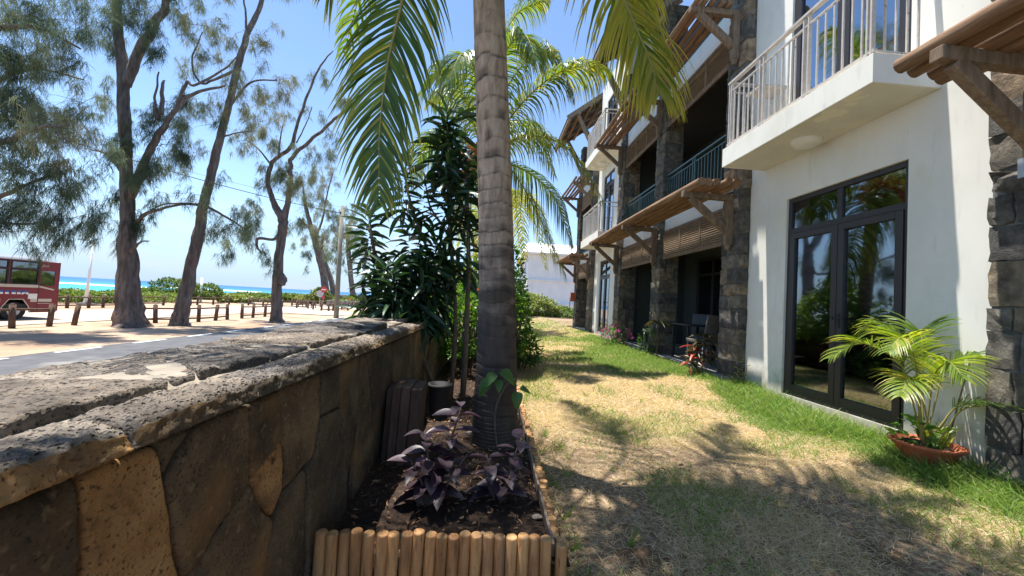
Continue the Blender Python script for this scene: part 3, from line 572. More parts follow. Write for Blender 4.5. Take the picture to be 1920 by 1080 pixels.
# roofs with struts
def roof(y0, y1, ex=2.7, ez=8.72, slope=.77, run=2.6, ribs=.09):
    q = MB(); n = int((y1-y0)/(ribs/3)); V = []
    for i in range(n+1):
        yy = y0+(y1-y0)*i/n; dz = .018*math.sin(2*math.pi*(yy-y0)/ribs)
        V += [(ex, yy, ez+dz), (ex+run, yy, ez+run*slope+dz)]
    q.add(V, [(2*i, 2*i+1, 2*i+3, 2*i+2) for i in range(n)]); r = part(q, 'roof', M['sheet'])
    for yy in (y0+.03, y1-.03): part(MB().bar((ex-.02, yy, ez-.09), (ex+run, yy, ez-.09+run*slope), .05, .17), 'verge_board', M['wood'], r)
    q = MB(); k = int((y1-y0)/.75)
    for i in range(1, k): yy = y0+(y1-y0)*i/k; q.bar((ex+.05, yy, ez-.07), (ex+run, yy, ez-.09+run*slope), .06, .12)
    part(q, 'rafter', M['woodv'], r, kind='stuff')
    q = MB(); 
    for t in (.06, .45, .9, 1.4): q.bar((ex+t, y0, ez+t*slope-.2), (ex+t, y1, ez+t*slope-.2), .1, .12)
    part(q, 'purlin', M['woodv'], r, kind='stuff')
r_ = roof(5.4, 11.9); roof(14.9, 18.2)
for yc in (6.0, 8.82, 11.58, 15.0, 17.3):
    part(MB().bar((3.1, yc, 8.72+.4*.77-.2), (3.9, yc, 7.2), .1, .12), 'roof_strut', M['woodv'], bevel=.01)
    part(MB().bar((3.2, yc+.12, 8.82), (3.85, yc+.12, 7.75), .06, .06), 'roof_strut', M['green'])
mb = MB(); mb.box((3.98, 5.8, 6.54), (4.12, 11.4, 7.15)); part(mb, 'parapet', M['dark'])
part(MB().box((4.301, 2.9, 9.0), (7, 5.7, 9.4)), 'flat_roof', M['plaster']); part(MB().box((4.301, 11.85, 9.55), (7, 14.7, 9.75)), 'flat_roof', M['plaster'])
# meter box on the far pillar
part(MB().box((3.60, 17.02, 1.35), (3.84, 17.1, 1.75)), 'meter_box', M['terra'], bevel=.006)
# bracket table on the first balcony
q = MB(); q.box((3.55, 4.98, 4.36), (3.95, 5.3, 4.385)); 
for a in (3.6, 3.9):
    for b in (5.02, 5.26): q.bar((a, b, 4.36), (3.75+(a-3.75)*.7, b, 3.64), .015)
t = thing('balcony_table', 'small metal side table standing on the nearest balcony', 'table', (3.75, 5.1, 3.63)); q.build('table_frame', M['rail'], t)

# ------------------------------------------------------------------ stone boundary wall
W = thing('boundary_wall', 'low dark stone garden wall with rough lava cap stones beside the road', 'wall', (-.9, 4, 0))
XW = -.66; WY0, WY1 = -.4, 12.0
MB().box((-1.17, WY0, -1.0), (XW-.035, WY1, .925)).build('wall_core', M['sandmortar'], W)
def clip_poly(P, a, b):
    """keep the part of convex polygon P closer to point a than to b"""
    mx_, my_ = (a[0]+b[0])/2, (a[1]+b[1])/2; dx, dy = b[0]-a[0], b[1]-a[1]; out = []
    f = lambda p: (p[0]-mx_)*dx+(p[1]-my_)*dy
    for i in range(len(P)):
        p, q = P[i], P[(i+1) % len(P)]; u, v = f(p), f(q)
        if u <= 0: out.append(p)
        if (u < 0 < v) or (v < 0 < u): t = u/(u-v); out.append((p[0]+(q[0]-p[0])*t, p[1]+(q[1]-p[1])*t))
    return out
def voronoi(seeds, box):
    x0, x1, y0, y1 = box; res = []
    for i, s in enumerate(seeds):
        P = [(x0, y0), (x1, y0), (x1, y1), (x0, y1)]
        for j, t in enumerate(seeds):
            if i != j and abs(s[0]-t[0]) < 1.6 and P: P = clip_poly(P, s, t)
        if len(P) > 2: res.append(P)
    return res
def rock(poly, gap, step, place, rim, amp, freq, depth, seed, mat, name, parent, rings=(.0, .2, .42, .62, .78, .9, .97, 1.0), wave=.0):
    """stone from a 2-D polygon: fan of rings with a rounded rim; place(u, v, h) -> 3-D point"""
    c = np.mean(np.array(poly), 0); P = []
    L = 0; pts = [np.array(p) for p in poly]
    for i in range(len(pts)):
        a, b = pts[i], pts[(i+1) % len(pts)]; n = max(1, int(np.linalg.norm(b-a)/step))
        for k in range(n): P.append(a+(b-a)*k/n)
    P = np.array(P); n = len(P); d = P-c; r = np.linalg.norm(d, axis=1)+1e-6
    # round corners and shrink by the joint
    for _ in range(2): P = (np.roll(P, 1, 0)+2*P+np.roll(P, -1, 0))/4
    d = P-c; r = np.linalg.norm(d, axis=1)+1e-6; P = c+d*(1-gap/r)[:, None]
    P += np.array([[mnoise.noise((p[0]*22, p[1]*22, seed)), mnoise.noise((p[0]*22, p[1]*22, seed+9))] for p in P])*gap*.8
    r = np.linalg.norm(P-c, axis=1)
    V = []; F = []
    for k, t in enumerate(rings[1:]):
        Q = c+(P-c)*t
        for q, rr in zip(Q, r):
            e = rr*(1-t); h = -rim*(1-min(1, e/(rim*1.6)))**2
            nn = mnoise.fractal((q[0]*freq, q[1]*freq, seed*3.7), .9, 2.1, 4)
            V.append(place(q[0], q[1], h+amp*nn+wave*mnoise.noise((q[0]*3, q[1]*3, seed))))
    m = len(rings)-1
    for k in range(m-1):
        for j in range(n): F.append((k*n+j, k*n+(j+1) % n, (k+1)*n+(j+1) % n, (k+1)*n+j))
    ci = len(V); V.append(place(c[0], c[1], amp*mnoise.fractal((c[0]*freq, c[1]*freq, seed*3.7), .9, 2.1, 4)+wave*mnoise.noise((c[0]*3, c[1]*3, seed))))
    for j in range(n): F.append((ci, (j+1) % n, j))
    b0 = len(V)
    for q in P: V.append(place(q[0], q[1], -depth))
    for j in range(n): F.append(((m-1)*n+j, (m-1)*n+(j+1) % n, b0+(j+1) % n, b0+j))
    mb = MB(); mb.add(V, F, True); return mb.build(name, mat, parent)
zt = .875
RG = tuple([0]+[((k+1)/14)**.8 for k in range(13)]+[.975, .99, 1.0])
hand = [  # (outline in (y, z) on the garden face, orange?) read as real cladding slabs
    ([(.30, .0), (.30, zt), (.69, zt), (.71, .69), (.70, 0)], 0),
    ([(.69, zt), (.83, zt), (.86, .78), (.89, .68), (.92, .58), (.95, .50), (.96, .30), (.93, 0), (.70, 0), (.71, .69)], 1),
    ([(.83, zt), (.94, zt), (.86, .78)], 0),
    ([(.94, zt), (1.13, zt), (1.17, .64), (1.04, .57), (.955, .50), (.92, .58), (.89, .68), (.86, .78)], 0),
    ([(1.17, .64), (1.34, .70), (1.37, .63), (1.37, .51), (1.32, .45), (1.24, .52)], 1),
    ([(1.13, zt), (1.29, zt), (1.34, .70), (1.17, .64)], 0),
    ([(1.29, zt), (1.61, zt), (1.64, .68), (1.61, .53), (1.37, .51), (1.37, .63), (1.34, .70)], 0),
    ([(1.61, zt), (1.80, zt), (1.84, .67), (1.64, .68)], 0),
    ([(.955, .50), (1.04, .57), (1.17, .64), (1.24, .52), (1.32, .45), (1.28, .25), (1.24, 0), (.93, 0), (.96, .30)], 0),
    ([(1.32, .45), (1.37, .51), (1.54, .52), (1.58, .25), (1.60, 0), (1.24, 0), (1.28, .25)], 0),
    ([(1.54, .52), (1.61, .53), (1.64, .68), (1.84, .67), (1.86, .57), (1.80, .37), (1.69, .19), (1.66, 0), (1.60, 0), (1.58, .25)], 2),
    ([(1.80, zt), (2.1, zt), (2.13, .5), (2.0, .25), (1.86, .57), (1.84, .67)], 0),
    ([(1.86, .57), (2.0, .25), (2.05, 0), (1.66, 0), (1.69, .19), (1.80, .37)], 0)]
def P2(u, v, h): return (XW+h+.003*math.sin(u*9+v*5)+OFF[0], u, v)
OFF = [0.]
for i, (po, org_) in enumerate(hand):
    OFF[0] = .006*math.sin(i*2.7)
    rock(po, .005, .011, P2, .009, .005, 9, .03, i*1.3+2, M['wallorange'] if org_ == 1 else M['wallstone'], 'wall_stone', W, rings=RG)
rr = random.Random(4); seeds = []
y = 2.1
while y < WY1:
    k = rr.choice((1, 2, 2)); wdt = rr.uniform(.22, .42)
    for j in range(k): seeds.append((y+wdt*rr.uniform(.3, .7), zt*(j+rr.uniform(.35, .65))/k))
    y += wdt
for i, po in enumerate(voronoi(seeds, (2.1, WY1, 0, zt))):
    OFF[0] = .007*math.sin(i*2.7)
    rock(po, .004, .03, P2, .006, .0035, 9, .03, 50+i, M['wallorange'] if rr.random() < .08 else M['wallstone'], 'wall_stone', W, rings=(0, .15, .3, .45, .6, .72, .82, .9, .96, 1.))
# cap: edge stones and a rubble of flat lava slabs behind them, bedded in sandy mortar
ed = [-.4, .1, .42, .76, 1.14, 1.92, 2.45, 2.95, 3.6, 4.2, 4.75, 5.5, 6.1, 6.9, 7.6, 8.4, 9.2, 10.1, 11, 12]
for i, (a, b) in enumerate(zip(ed[:-1], ed[1:])):
    mbk = MB(); n = max(6, int((b-a)/.006)) if b < 2 else max(6, int((b-a)/.011)) if b < 4 else int((b-a)/.03); m_ = 24
    # cross-section from the back of the stone over the chipped arris down to the underside
    prof = []
    for t in np.linspace(0, 1, 24): prof.append((-.785+t*.135, .948))
    for t in np.linspace(0, 1, 9)[1:]: prof.append((-.645+t*.012, .944-t*.056))
    prof += [(-.66, .882), (-.70, .88)]
    V = []; k = len(prof); g = .004
    for s_ in range(n+1):
        yy = a+g+(b-a-2*g)*s_/n; chip = .034*max(0, mnoise.noise((yy*4.7, 3+i*.3, 1)) )+.016*abs(mnoise.fractal((yy*9, 0, 2), 1, 2, 4)); ef = min(1, min(s_, n-s_)/2.5)
        for q, (x_, z_) in enumerate(prof):
            top = x_ < -.651 and z_ > .93; e = mnoise.fractal((x_*44, yy*44, z_*44), .7, 2.2, 4)
            dz = dx = 0
            if top:
                t = (x_+.785)/.135; dz = -.006-chip*max(0, (t-.62)/.38)**2+.008*e-.014*max(0, mnoise.noise((x_*70, yy*70, 5))-.1)-.006*max(0, mnoise.noise((x_*150, yy*150, 8))-.1)+.006*math.sin(i*3); dz -= .03*(1-t)**12
            elif z_ > .885: t = (z_-.888)/.056; dz = -(chip+.006)*t*.95; dx = .005*e-.012*t*chip/.05
            V.append((x_+dx-(1-ef)*.004*(x_ > -.66), yy, z_+dz-(1-ef)*.008*(z_ > .9)))
    F = [(s_*k+q, s_*k+q+1, (s_+1)*k+q+1, (s_+1)*k+q)[::-1] for s_ in range(n) for q in range(k-1)]+[tuple(range(k)), tuple(n*k+q for q in range(k))[::-1]]
    mbk.add(V, F, True); o = mbk.build('cap_stone', M['capstone'], W, **({'label': 'cap stone with a rust coloured front face'} if i in (1, 2) else {})); o.data.materials.append(M['wallorange'] if i in (1, 2) else M['wallstone'])
    for pi, pp in enumerate(o.data.polygons):
        if pi < n*(k-1) and pi % (k-1) >= 24: pp.material_index = 1
seeds = []
y = -.3
while y < WY1:
    st_ = rr.uniform(.32, .55); xs_ = [-1.07+rr.uniform(-.04, .04), -.89+rr.uniform(-.03, .03)] if rr.random() < .65 else [-.98+rr.uniform(-.06, .06)]
    for j, x_ in enumerate(xs_): seeds.append((y+st_*rr.uniform(.2, .8), x_))
    y += st_
seeds2 = [(b, a) for a, b in seeds]
def vor2(seeds, box):
    out = []
    x0, x1, y0, y1 = box
    for i, s in enumerate(seeds):
        P = [(x0, y0), (x1, y0), (x1, y1), (x0, y1)]
        for j, t in enumerate(seeds):
            if i != j and abs(s[1]-t[1]) < 1.6 and P: P = clip_poly(P, s, t)
        if len(P) > 2: out.append(P)
    return out
for i, po in enumerate(vor2(seeds2, (-1.2, -.795, WY0, WY1))):
    cy = np.mean([p[1] for p in po]); near = cy < 2.4
    lift = .004*math.sin(i*2.3)+(.014*sst(1.6, 2.6, cy) if min(p[0] for p in po) < -1.15 else 0)
    rock(po, .007 if near else .009, .011 if near else .03, lambda u, v, h, l=lift: (u, v, .955+l+h), .005, .010, 13, .06, i*2.1, M['capstone'], 'cap_slab', W, wave=.010)
sm = Big(); nx = 26; yv = np.arange(WY0, WY1, .02); xv = np.linspace(-1.185, -.783, nx); X, Y = np.meshgrid(xv, yv); Z = .944+.010*(vn(X, Y, 9)-.5)+.006*(vn(X, Y, 31)-.5)-.03*sst(-1.14, -1.185, X)+.008*sst(.58, .75, vn(X, Y, 4.3))-.028*np.exp(-((X+.79)/.018)**2)
a_ = (np.arange(len(yv)-1)[:, None]*nx+np.arange(nx-1)[None, :]).ravel(); sm.raw(np.stack([X.ravel(), Y.ravel(), Z.ravel()], 1), np.stack([a_, a_+1, a_+nx+1, a_+nx], 1), np.zeros(X.size)); sm.build('mortar_bed', M['sandmortar'], W, smooth=True)
lit = Big(); n = 420; P = np.stack([-1.17+.36*rng.random(n), rng.uniform(.3, 7, n), np.full(n, .956)], 1); d = rdir(n, -.12, .12); lit.scatter(LEAF_V, LEAF_F, basis(d, rdir(n, .6, 1), rng.uniform(.008, .034, n), rng.uniform(.003, .007, n)), P, rng.uniform(.3, 1, n))
tag(lit.build('leaf_litter', M['litter']), kind='stuff', label='dry leaf scraps scattered over the wall cap')

# ------------------------------------------------------------------ planting bed with log edging
xs = np.linspace(-.70, .395, 60); ys = np.linspace(1.6, 12.3, 400)
grid('bed_soil', xs, ys, lambda x, y: .10+.05*vn(x, y, 3)*1+.022*vn(x, y, 11)+.012*vn(x, y, 37)-.03, M['soil'], kind='structure')
ED = thing('log_edging', 'edging of short upright pine logs around the front of the planting bed', 'edging', (-.1, 1.6, 0))
def log_mesh(k):
    q = MB(); n = 14; r = .0235; h = .32; prof = [(r, 0), (r, h-.007), (r*.96, h-.002), (r*.86, h), (.0005, h+.001)]
    V = [(rr_*math.cos(2*math.pi*j/n), rr_*math.sin(2*math.pi*j/n), z+.004*mnoise.noise((j, k, z*9))*(z > .3)) for rr_, z in prof for j in range(n)]
    q.add(V, [(i*n+j, i*n+(j+1) % n, (i+1)*n+(j+1) % n, (i+1)*n+j) for i in range(4) for j in range(n)], True); me = q.mesh('log'); me.materials.append(M['log']); return me
LM = [log_mesh(k) for k in range(4)]
for i in range(20): link('log', LM[i % 4], None, ED, loc=(-.617+.0478*i, 1.60+random.uniform(-.004, .004), -.073+random.uniform(-.008, .006)), rot=(random.uniform(-.02, .02), random.uniform(-.018, .018), random.uniform(0, 6)))
for i in range(92): link('log', LM[i % 4], None, ED, loc=(.358+.0004*i, 1.60+.047*i, -.10+.008*math.sin(i*.9)-.05*(i > 0)), rot=(random.uniform(-.03, .03), random.uniform(-.04, .04), random.uniform(0, 6)))
MB().bar((.325, 1.63, .17), (.36, 5.9, .16), .012, .05).build('edging_strip', M['wood'], ED)
lit = Big(); n = 2200; P = np.stack([rng.uniform(-.62, .33, n), rng.uniform(1.65, 6, n), np.zeros(n)], 1); P[:, 2] = .10+.05*vn(P[:, 0], P[:, 1], 3)+.012
d = rdir(n, -.3, .3); lit.scatter(LEAF_V, LEAF_F, basis(d, rdir(n, .3, 1), rng.uniform(.01, .05, n), rng.uniform(.004, .014, n)), P, rng.uniform(-.1, .7, n))
tag(lit.build('bed_litter', M['litter']), kind='stuff', label='dead leaves lying on the dark soil of the bed')
t = thing('old_plank_stack', 'weathered brown upright planks leaning against the stone wall in the bed', 'planks', (-.5, 2.65, .1))
for i, (a, b, h, y_) in enumerate([(-.632, -.592, .585, 2.54), (-.588, -.537, .61, 2.50), (-.534, -.474, .612, 2.5), (-.471, -.405, .60, 2.505)]):
    q = MB(); q.add([(a-.01, y_-.0, .02), (b-.01, y_, .02), (b-.01, y_+.22, .02), (a-.01, y_+.22, .02), (a, y_+.02, h), (b, y_+.02, h), (b, y_+.25, h+.01), (a, y_+.25, h+.01)], [(0, 3, 2, 1), (4, 5, 6, 7), (0, 1, 5, 4), (1, 2, 6, 5), (2, 3, 7, 6), (3, 0, 4, 7)]); q.build('plank', M['fence'], t, bevel=.006)
t = thing('black_nursery_pot', 'black plastic pot behind the planks at the foot of the wall', 'pot', (-.40, 3.5, .1))
q = MB(); n = 20; prof = [(.08, 0), (.10, .30), (.107, .31), (.107, .33), (.095, .33), (.09, .28), (.001, .28)]
q.add([(-.40+r*math.cos(2*math.pi*j/n), 3.5+r*math.sin(2*math.pi*j/n), .1+z) for r, z in prof for j in range(n)], [(i*n+j, i*n+(j+1) % n, (i+1)*n+(j+1) % n, (i+1)*n+j) for i in range(len(prof)-1) for j in range(n)], True); q.build('pot_body', M['black'], t)
for i, (x, y, z, s) in enumerate([(-.28, 2.08, .13, .04), (-.06, 3.05, .16, .045), (.26, 1.72, .13, .025), (.3, 1.95, .13, .02)]):
    bm = bmesh.new(); bmesh.ops.create_icosphere(bm, subdivisions=3, radius=1)
    for v in bm.verts: v.co *= 1+.35*mnoise.noise(v.co*1.3+Vector((i*5, 0, 0)))
    me = bpy.data.meshes.new('stone'); bm.to_mesh(me); bm.free()
    tag(link('garden_stone', me, M['sandmortar'], loc=(x, y, z), scale=(s*1.3, s, s*.5)), ['flat pale stone lying in the soil left of the purple plants', 'rounded tan stone at the foot of the palm trunk', 'small pale stone in the front right corner of the bed', 'small stone beside the log edging on the right'][i], 'stone')

# ------------------------------------------------------------------ broad-leaved plants with single leaves
def leafpart(mesh, parent, P, d, u, L, wd, mat=None, name='leaf'):
    d = Vector(d).normalized(); s = d.cross(Vector(u)).normalized(); n = s.cross(d); m = Matrix((s*wd, d*L, n*L)).transposed()
    o = link(name, mesh, None, parent); og = ORG(parent); M4 = m.to_4x4(); M4.translation = Vector(P)-Vector(og); o.matrix_local = M4; return o
def leafmesh(name, mat, prof, curl, fold, tb, tt, nseg=7):
    """one leaf: prof(t) half-width, drooping by curl, folded along the midrib"""
    V = []; T = []; F = []
    for i in range(nseg+1):
        t = i/nseg; w_ = prof(t); z = -curl*t*t; yy = t*(1-.15*curl*t)
        V += [(-w_, yy, z+fold*w_), (0, yy, z), (w_, yy, z+fold*w_)]; T += [tb+(tt-tb)*t+.12*(w_ > .1), tb+(tt-tb)*t, tb+(tt-tb)*t+.12*(w_ > .1)]
    for i in range(nseg):
        for j in (0, 1): F.append((3*i+j, 3*i+j+1, 3*i+j+4, 3*i+j+3))
    q = MB(); q.add(V, F, True, T); me = q.mesh(name); me.materials.append(mat); return me
oval = lambda t: .5*math.sin(math.pi*min(1, max(0, t))**.85)**.8 if t > .08 else .04
lance = lambda t: .5*max(0, math.sin(math.pi*(t*.93+.05)))**.7
PL = [leafmesh('leaf', M['purple'], oval, c, .18, a, b) for c, a, b in ((.12, .1, .4), (.3, .3, .65), (.2, .6, .9), (.4, .0, .3))]
def purple_plant(x, y, label, stems):
    t = thing('purple_leaved_shrub', label, 'shrub', (x, y, .1), group=None)
    for (dx, dy, h, lean) in stems:
        pts = [(x+dx*.3, y+dy*.3, .08), (x+dx*.7, y+dy*.7, .1+h*.5), (x+dx+lean, y+dy, .1+h)]; MB().tube(cr(pts, 8), [.008]*4+[.006, .005, .004, .003], 6).build('stem', M['twig'], t)
        for k in range(int(h/.052)):
            z = .12+h*.25+(h*.78)*k/int(h/.052); f_ = (z-.1)/h; px, py = x+dx*f_+lean*max(0, f_-.5)*2, y+dy*f_
            for s_ in (0, math.pi):
                a = k*1.57+s_+random.uniform(-.3, .3); up_ = .15+.7*max(0, f_-.6); L = random.uniform(.12, .185)*(1.1-.4*f_)
                d = (math.cos(a), math.sin(a), up_*1.0-.15); leafpart(random.choice(PL), t, (px+.01*math.cos(a), py+.01*math.sin(a), z), d, (random.uniform(-.3, .3), random.uniform(-.3, .3), 1), L, L*.5)
    return t
purple_plant(-.25, 2.05, 'taller purple leaved shrub growing nearer the stone wall', [(-.02, 0, .40, -.03), (.10, .06, .52, .03), (.13, -.03, .30, .05), (-.06, -.02, .26, -.05)])
purple_plant(.10, 2.12, 'shorter purple leaved shrub growing in front of the palm trunk', [(-.04, 0, .26, -.03), (.09, .03, .35, .03), (.05, -.05, .22, .05)])

DL = [leafmesh('leaf', M['drac'], lance, c, .3, a, b, nseg=6) for c, a, b in ((.2, .1, .5), (.3, 0, .3), (.1, .3, .8), (.45, 0, .2))]
LF = []
def rosette(t, c, n, L, axis=(0, 0, 1), down=0., spread=1.0, stack=.25, wd=.165):
    n = int(n*2.0); L *= .86
    for k in range(n):
        a = k*2.4+random.uniform(-.2, .2); f_ = k/max(1, n-1); el = 1.1*f_-.35-down*(1-f_); ln = L*random.uniform(.8, 1.1)*(1-.35*f_)
        d = Vector((math.cos(a)*math.cos(el), math.sin(a)*math.cos(el), math.sin(el))); LF.append((Vector(c)+Vector(axis)*(stack*(f_-1)), d)) if random.random() < .55 else leafpart(random.choice(DL), t, Vector(c)+Vector(axis)*(stack*(f_-1)), d, (random.uniform(-.1, .1), random.uniform(-.1, .1), 1.0), ln, ln*wd)
D = thing('dracaena', 'tall dark leaved dracaena clump with bare stems rising over the stone wall', 'plant', (-.3, 4.3, .1))
for pts, r0 in (([(-.37, 4.3, .05), (-.36, 4.3, .8), (-.40, 4.3, 1.3), (-.52, 4.3, 2.2), (-.60, 4.3, 3.2)], .028), ([(-.24, 4.33, .05), (-.24, 4.3, .9), (-.27, 4.3, 1.75), (-.36, 4.3, 2.7)], .033),
                ([(-.44, 4.15, .05), (-.62, 4.1, .45), (-.74, 4.1, .72), (-.95, 4.1, 1.0), (-1.2, 4.2, 1.4), (-1.34, 4.2, 1.95)], .03), ([(-.38, 4.3, 1.2), (-.7, 4.2, 1.7), (-.95, 4.2, 2.3), (-1.0, 4.2, 2.6)], .02),
                ([(-.95, 4.1, 1.0), (-.95, 3.95, 1.2), (-.98, 3.9, 1.3)], .018), ([(-.95, 4.1, 1.0), (-1.25, 4.0, .95), (-1.32, 4.0, 1.05)], .014), ([(-.60, 4.1, .5), (-.92, 3.85, .78)], .014), ([(-.5, 4.3, 1.9), (-.72, 4.3, 2.2), (-.8, 4.3, 2.5)], .014)):
    MB().tube(cr(pts, 14), list(np.linspace(r0, r0*.55, 14)), 8, wob=.25).build('stem', M['twig'], D)
for c, n, L, dn, stk in (((-.60, 4.3, 3.28), 26, .34, .2, .75), ((-.56, 4.3, 2.55), 14, .34, .5, .6), ((-.36, 4.3, 2.75), 20, .34, .4, .7), ((-.31, 4.3, 2.05), 14, .36, .5, .6), ((-1.34, 4.2, 2.08), 22, .34, .3, .5), ((-1.24, 4.2, 1.55), 14, .34, .5, .5), ((-1.0, 4.2, 2.65), 18, .36, .3, .6), ((-.9, 4.2, 2.05), 16, .36, .6, .6),
                         ((-.98, 3.9, 1.42), 20, .38, .7, .5), ((-1.27, 4.0, 1.12), 14, .31, .4, .3), ((-.8, 4.1, 1.5), 18, .38, .8, .6), ((-.92, 3.82, .86), 16, .33, .5, .2), ((-.62, 4.2, 1.75), 18, .38, .8, .7), ((-.8, 4.3, 2.5), 14, .34, .5, .5), ((-1.1, 4.1, 1.15), 16, .36, .9, .4), ((-.55, 4.2, 1.35), 16, .36, .9, .4)):
    rosette(D, c, n, L, down=dn, stack=stk)
b = Big(); n = len(LF); b.scatter(LEAF_V, LEAF_F, basis(np.array([tuple(q[1]) for q in LF]), rdir(n, .6, 1), rng.uniform(.24, .36, n), rng.uniform(.045, .06, n)), np.array([tuple(q[0]) for q in LF]), rng.uniform(0, .5, n))
for c_, r_, n in (((-.56, 4.3, 2.85), (.2, .2, .6), 110), ((-.38, 4.3, 2.35), (.18, .2, .6), 90), ((-.9, 4.15, 1.3), (.42, .3, .42), 220), ((-.62, 4.2, 1.6), (.32, .25, .4), 110), ((-.82, 4.1, .95), (.36, .25, .2), 110)):
    P = np.array(c_)+rdir(n)*rng.random((n, 1))**.5*np.array(r_); d = rdir(n, -1, .35); b.scatter(LEAF_V, LEAF_F, basis(d, rdir(n, .5, 1), rng.uniform(.24, .36, n), rng.uniform(.045, .062, n)), P, rng.uniform(0, .45, n))
tag(b.build('inner_leaves', M['drac'], D, smooth=True), kind='stuff')

# cordylines and small plants against the building
TL = [leafmesh('leaf', M['ti'], lance, c, .3, a, b, nseg=6) for c, a, b in ((.35, .0, .3), (.6, .3, .9), (.4, .7, 1.), (.5, 0, .2))]
t = thing('red_cordyline', 'red and green leaved cordyline in front of the terrace chair', 'plant', (3.72, 6.35, .12))
for dx, dy, h, n in ((0, 0, .75, 13), (-.12, .03, .5, 14), (.05, -.04, .38, 9), (-.22, 0, .3, 8)):
    MB().tube([(3.66+dx*.4, 6.35+dy, .1), (3.66+dx*.9, 6.35+dy, .1+h*.6), (3.66+dx, 6.35+dy, .1+h)], [.011, .009, .006], 6).build('stem', M['twig'], t)
    for k in range(n):
        a = k*2.4+dx*9; el = .9*k/n-.25; d = Vector((math.cos(a)*math.cos(el), math.sin(a)*math.cos(el), math.sin(el))); L = random.uniform(.2, .3)
        L *= .82; leafpart(TL[(1, 3, 2, 0)[k % 4]] if dx < -.05 else TL[(0, 3, 3, 0)[k % 4]], t, (3.66+dx, 6.35+dy, .1+h*(.7+.3*k/n)), d, (0, .1, 1), L, L*.22)
t = thing('thin_dry_cordyline', 'thin dry cordyline stem with few drooping leaves beside the middle pillar', 'plant', (3.62, 8.0, .1))
MB().tube([(3.6, 8.0, .08), (3.6, 8.0, .7), (3.59, 8.0, .95)], [.014, .01, .008], 6).build('stem', M['twig'], t)
for k in range(9): a = k*2.4; leafpart(TL[3], t, (3.59, 8.0, .93), (math.cos(a), math.sin(a), .15), (0, 0, 1), .3, .035)
t = thing('yellow_croton', 'small sparse plant with yellow leaves at the corner of the white wall', 'plant', (3.80, 5.55, .1))
YL = leafmesh('leaf', M['areca'], oval, .3, .3, .6, .95)
for dx, h in ((0, .42), (-.08, .3), (.07, .34), (.02, .22)):
    MB().tube([(3.78, 5.55, .08), (3.78+dx*.6, 5.5, .1+h*.5), (3.78+dx, 5.5, .1+h)], [.007, .005, .003], 5).build('stem', M['twig'], t)
    for k in range(6): a = k*2.1+dx*20; leafpart(YL, t, (3.78+dx, 5.5, .1+h*(.55+.09*k)), (math.cos(a), math.sin(a), .6), (0, 0, 1), .055, .024)
def bush(name, label, cat, c, rad, n, size, mat, tint, stems=5, group=None, parts=(), aspect=.45, fl=.4, tvar=.25):
    t = thing(name, label, cat, (c[0], c[1], c[2]-rad[2]), group=group)
    b = Big(); lumps(b, c, rad, n, size, tint, tvar=tvar, aspect=aspect, fl=fl); tag(b.build('foliage', M[mat], t, smooth=True), kind='stuff')
    if stems:
        q = MB()
        for k in range(stems):
            a = k*2.4+1; q.tube([(c[0]+.06*math.cos(a), c[1]+.06*math.sin(a), c[2]-rad[2]*1.03), (c[0]+rad[0]*.35*math.cos(a), c[1]+rad[1]*.35*math.sin(a), c[2]-rad[2]*.2), (c[0]+rad[0]*.6*math.cos(a), c[1]+rad[1]*.6*math.sin(a), c[2]+rad[2]*.5)], [.03*rad[2]/.6, .022*rad[2]/.6, .008], 6)
        q.build('stems', M['twig'], t)
    for (m2, k, s2, ti) in parts:
        b = Big(); d = rdir(k, -.2, 1); P = np.array(c)+d*np.array(rad)*rng.uniform(.85, 1.08, k)[:, None]
        for _ in range(5): b.scatter(LEAF_V, LEAF_F, basis(d+rdir(k)*.9, rdir(k), s2, s2*.7), P, rng.uniform(0, 1, k))
        tag(b.build('blossom', M[m2], t), kind='stuff')
    return t
bush('bougainvillea', 'low bougainvillea with magenta bracts by the far pillar', 'shrub', (3.62, 10.7, .38), (.42, .55, .3), 700, .06, 'shrub', .25, parts=(('flower', 60, .05, 0),))
bush('fern_bush', 'small green bush between the two farther stone pillars', 'shrub', (3.72, 8.75, .42), (.2, .3, .4), 500, .08, 'shrub', .2, aspect=.2)
bush('ixora_hedge', 'green shrub with red flower heads behind the dracaena stems', 'shrub', (-.35, 6.1, .7), (.62, .9, .75), 4200, .085, 'shrub', .3, parts=(('redfl', 26, .035, 0),))
bush('ixora_bush', 'leafy shrub just right of the big palm trunk', 'shrub', (.42, 6.6, .75), (.30, .6, .85), 2000, .09, 'shrub', .35, parts=(('redfl', 8, .03, 0),))
bush('low_ixora_bush', 'low glossy shrub spilling over the edge of the lawn', 'shrub', (.62, 6.9, .32), (.38, .45, .34), 900, .09, 'shrub', .15)
bush('hibiscus_bush', 'tall bright yellow green bush left of the palm trunk', 'shrub', (-.55, 9.2, 1.15), (.8, .9, .95), 3600, .12, 'shrub', .8)
bush('tall_spiky_bush', 'slender bush rising behind the palm trunk', 'shrub', (.45, 8.0, 1.2), (.28, .4, .95), 1300, .1, 'shrub', .45)
bush('far_bed_bush', 'dense green bush at the far end of the bed', 'shrub', (-.2, 11.2, .9), (.8, 1., .95), 2600, .12, 'shrub', .4)
bush('pale_hedge', 'sunlit pale green hedge in front of the white neighbouring house', 'hedge', (2.7, 28.6, .7), (2.4, 1.3, 1.05), 9000, .2, 'beach', .75, stems=3)
bush('spreading_ground_bush', 'low green bush below the white neighbouring house', 'shrub', (5.6, 29, .45), (1.3, 1.0, .6), 2500, .18, 'beach', .5, stems=3)
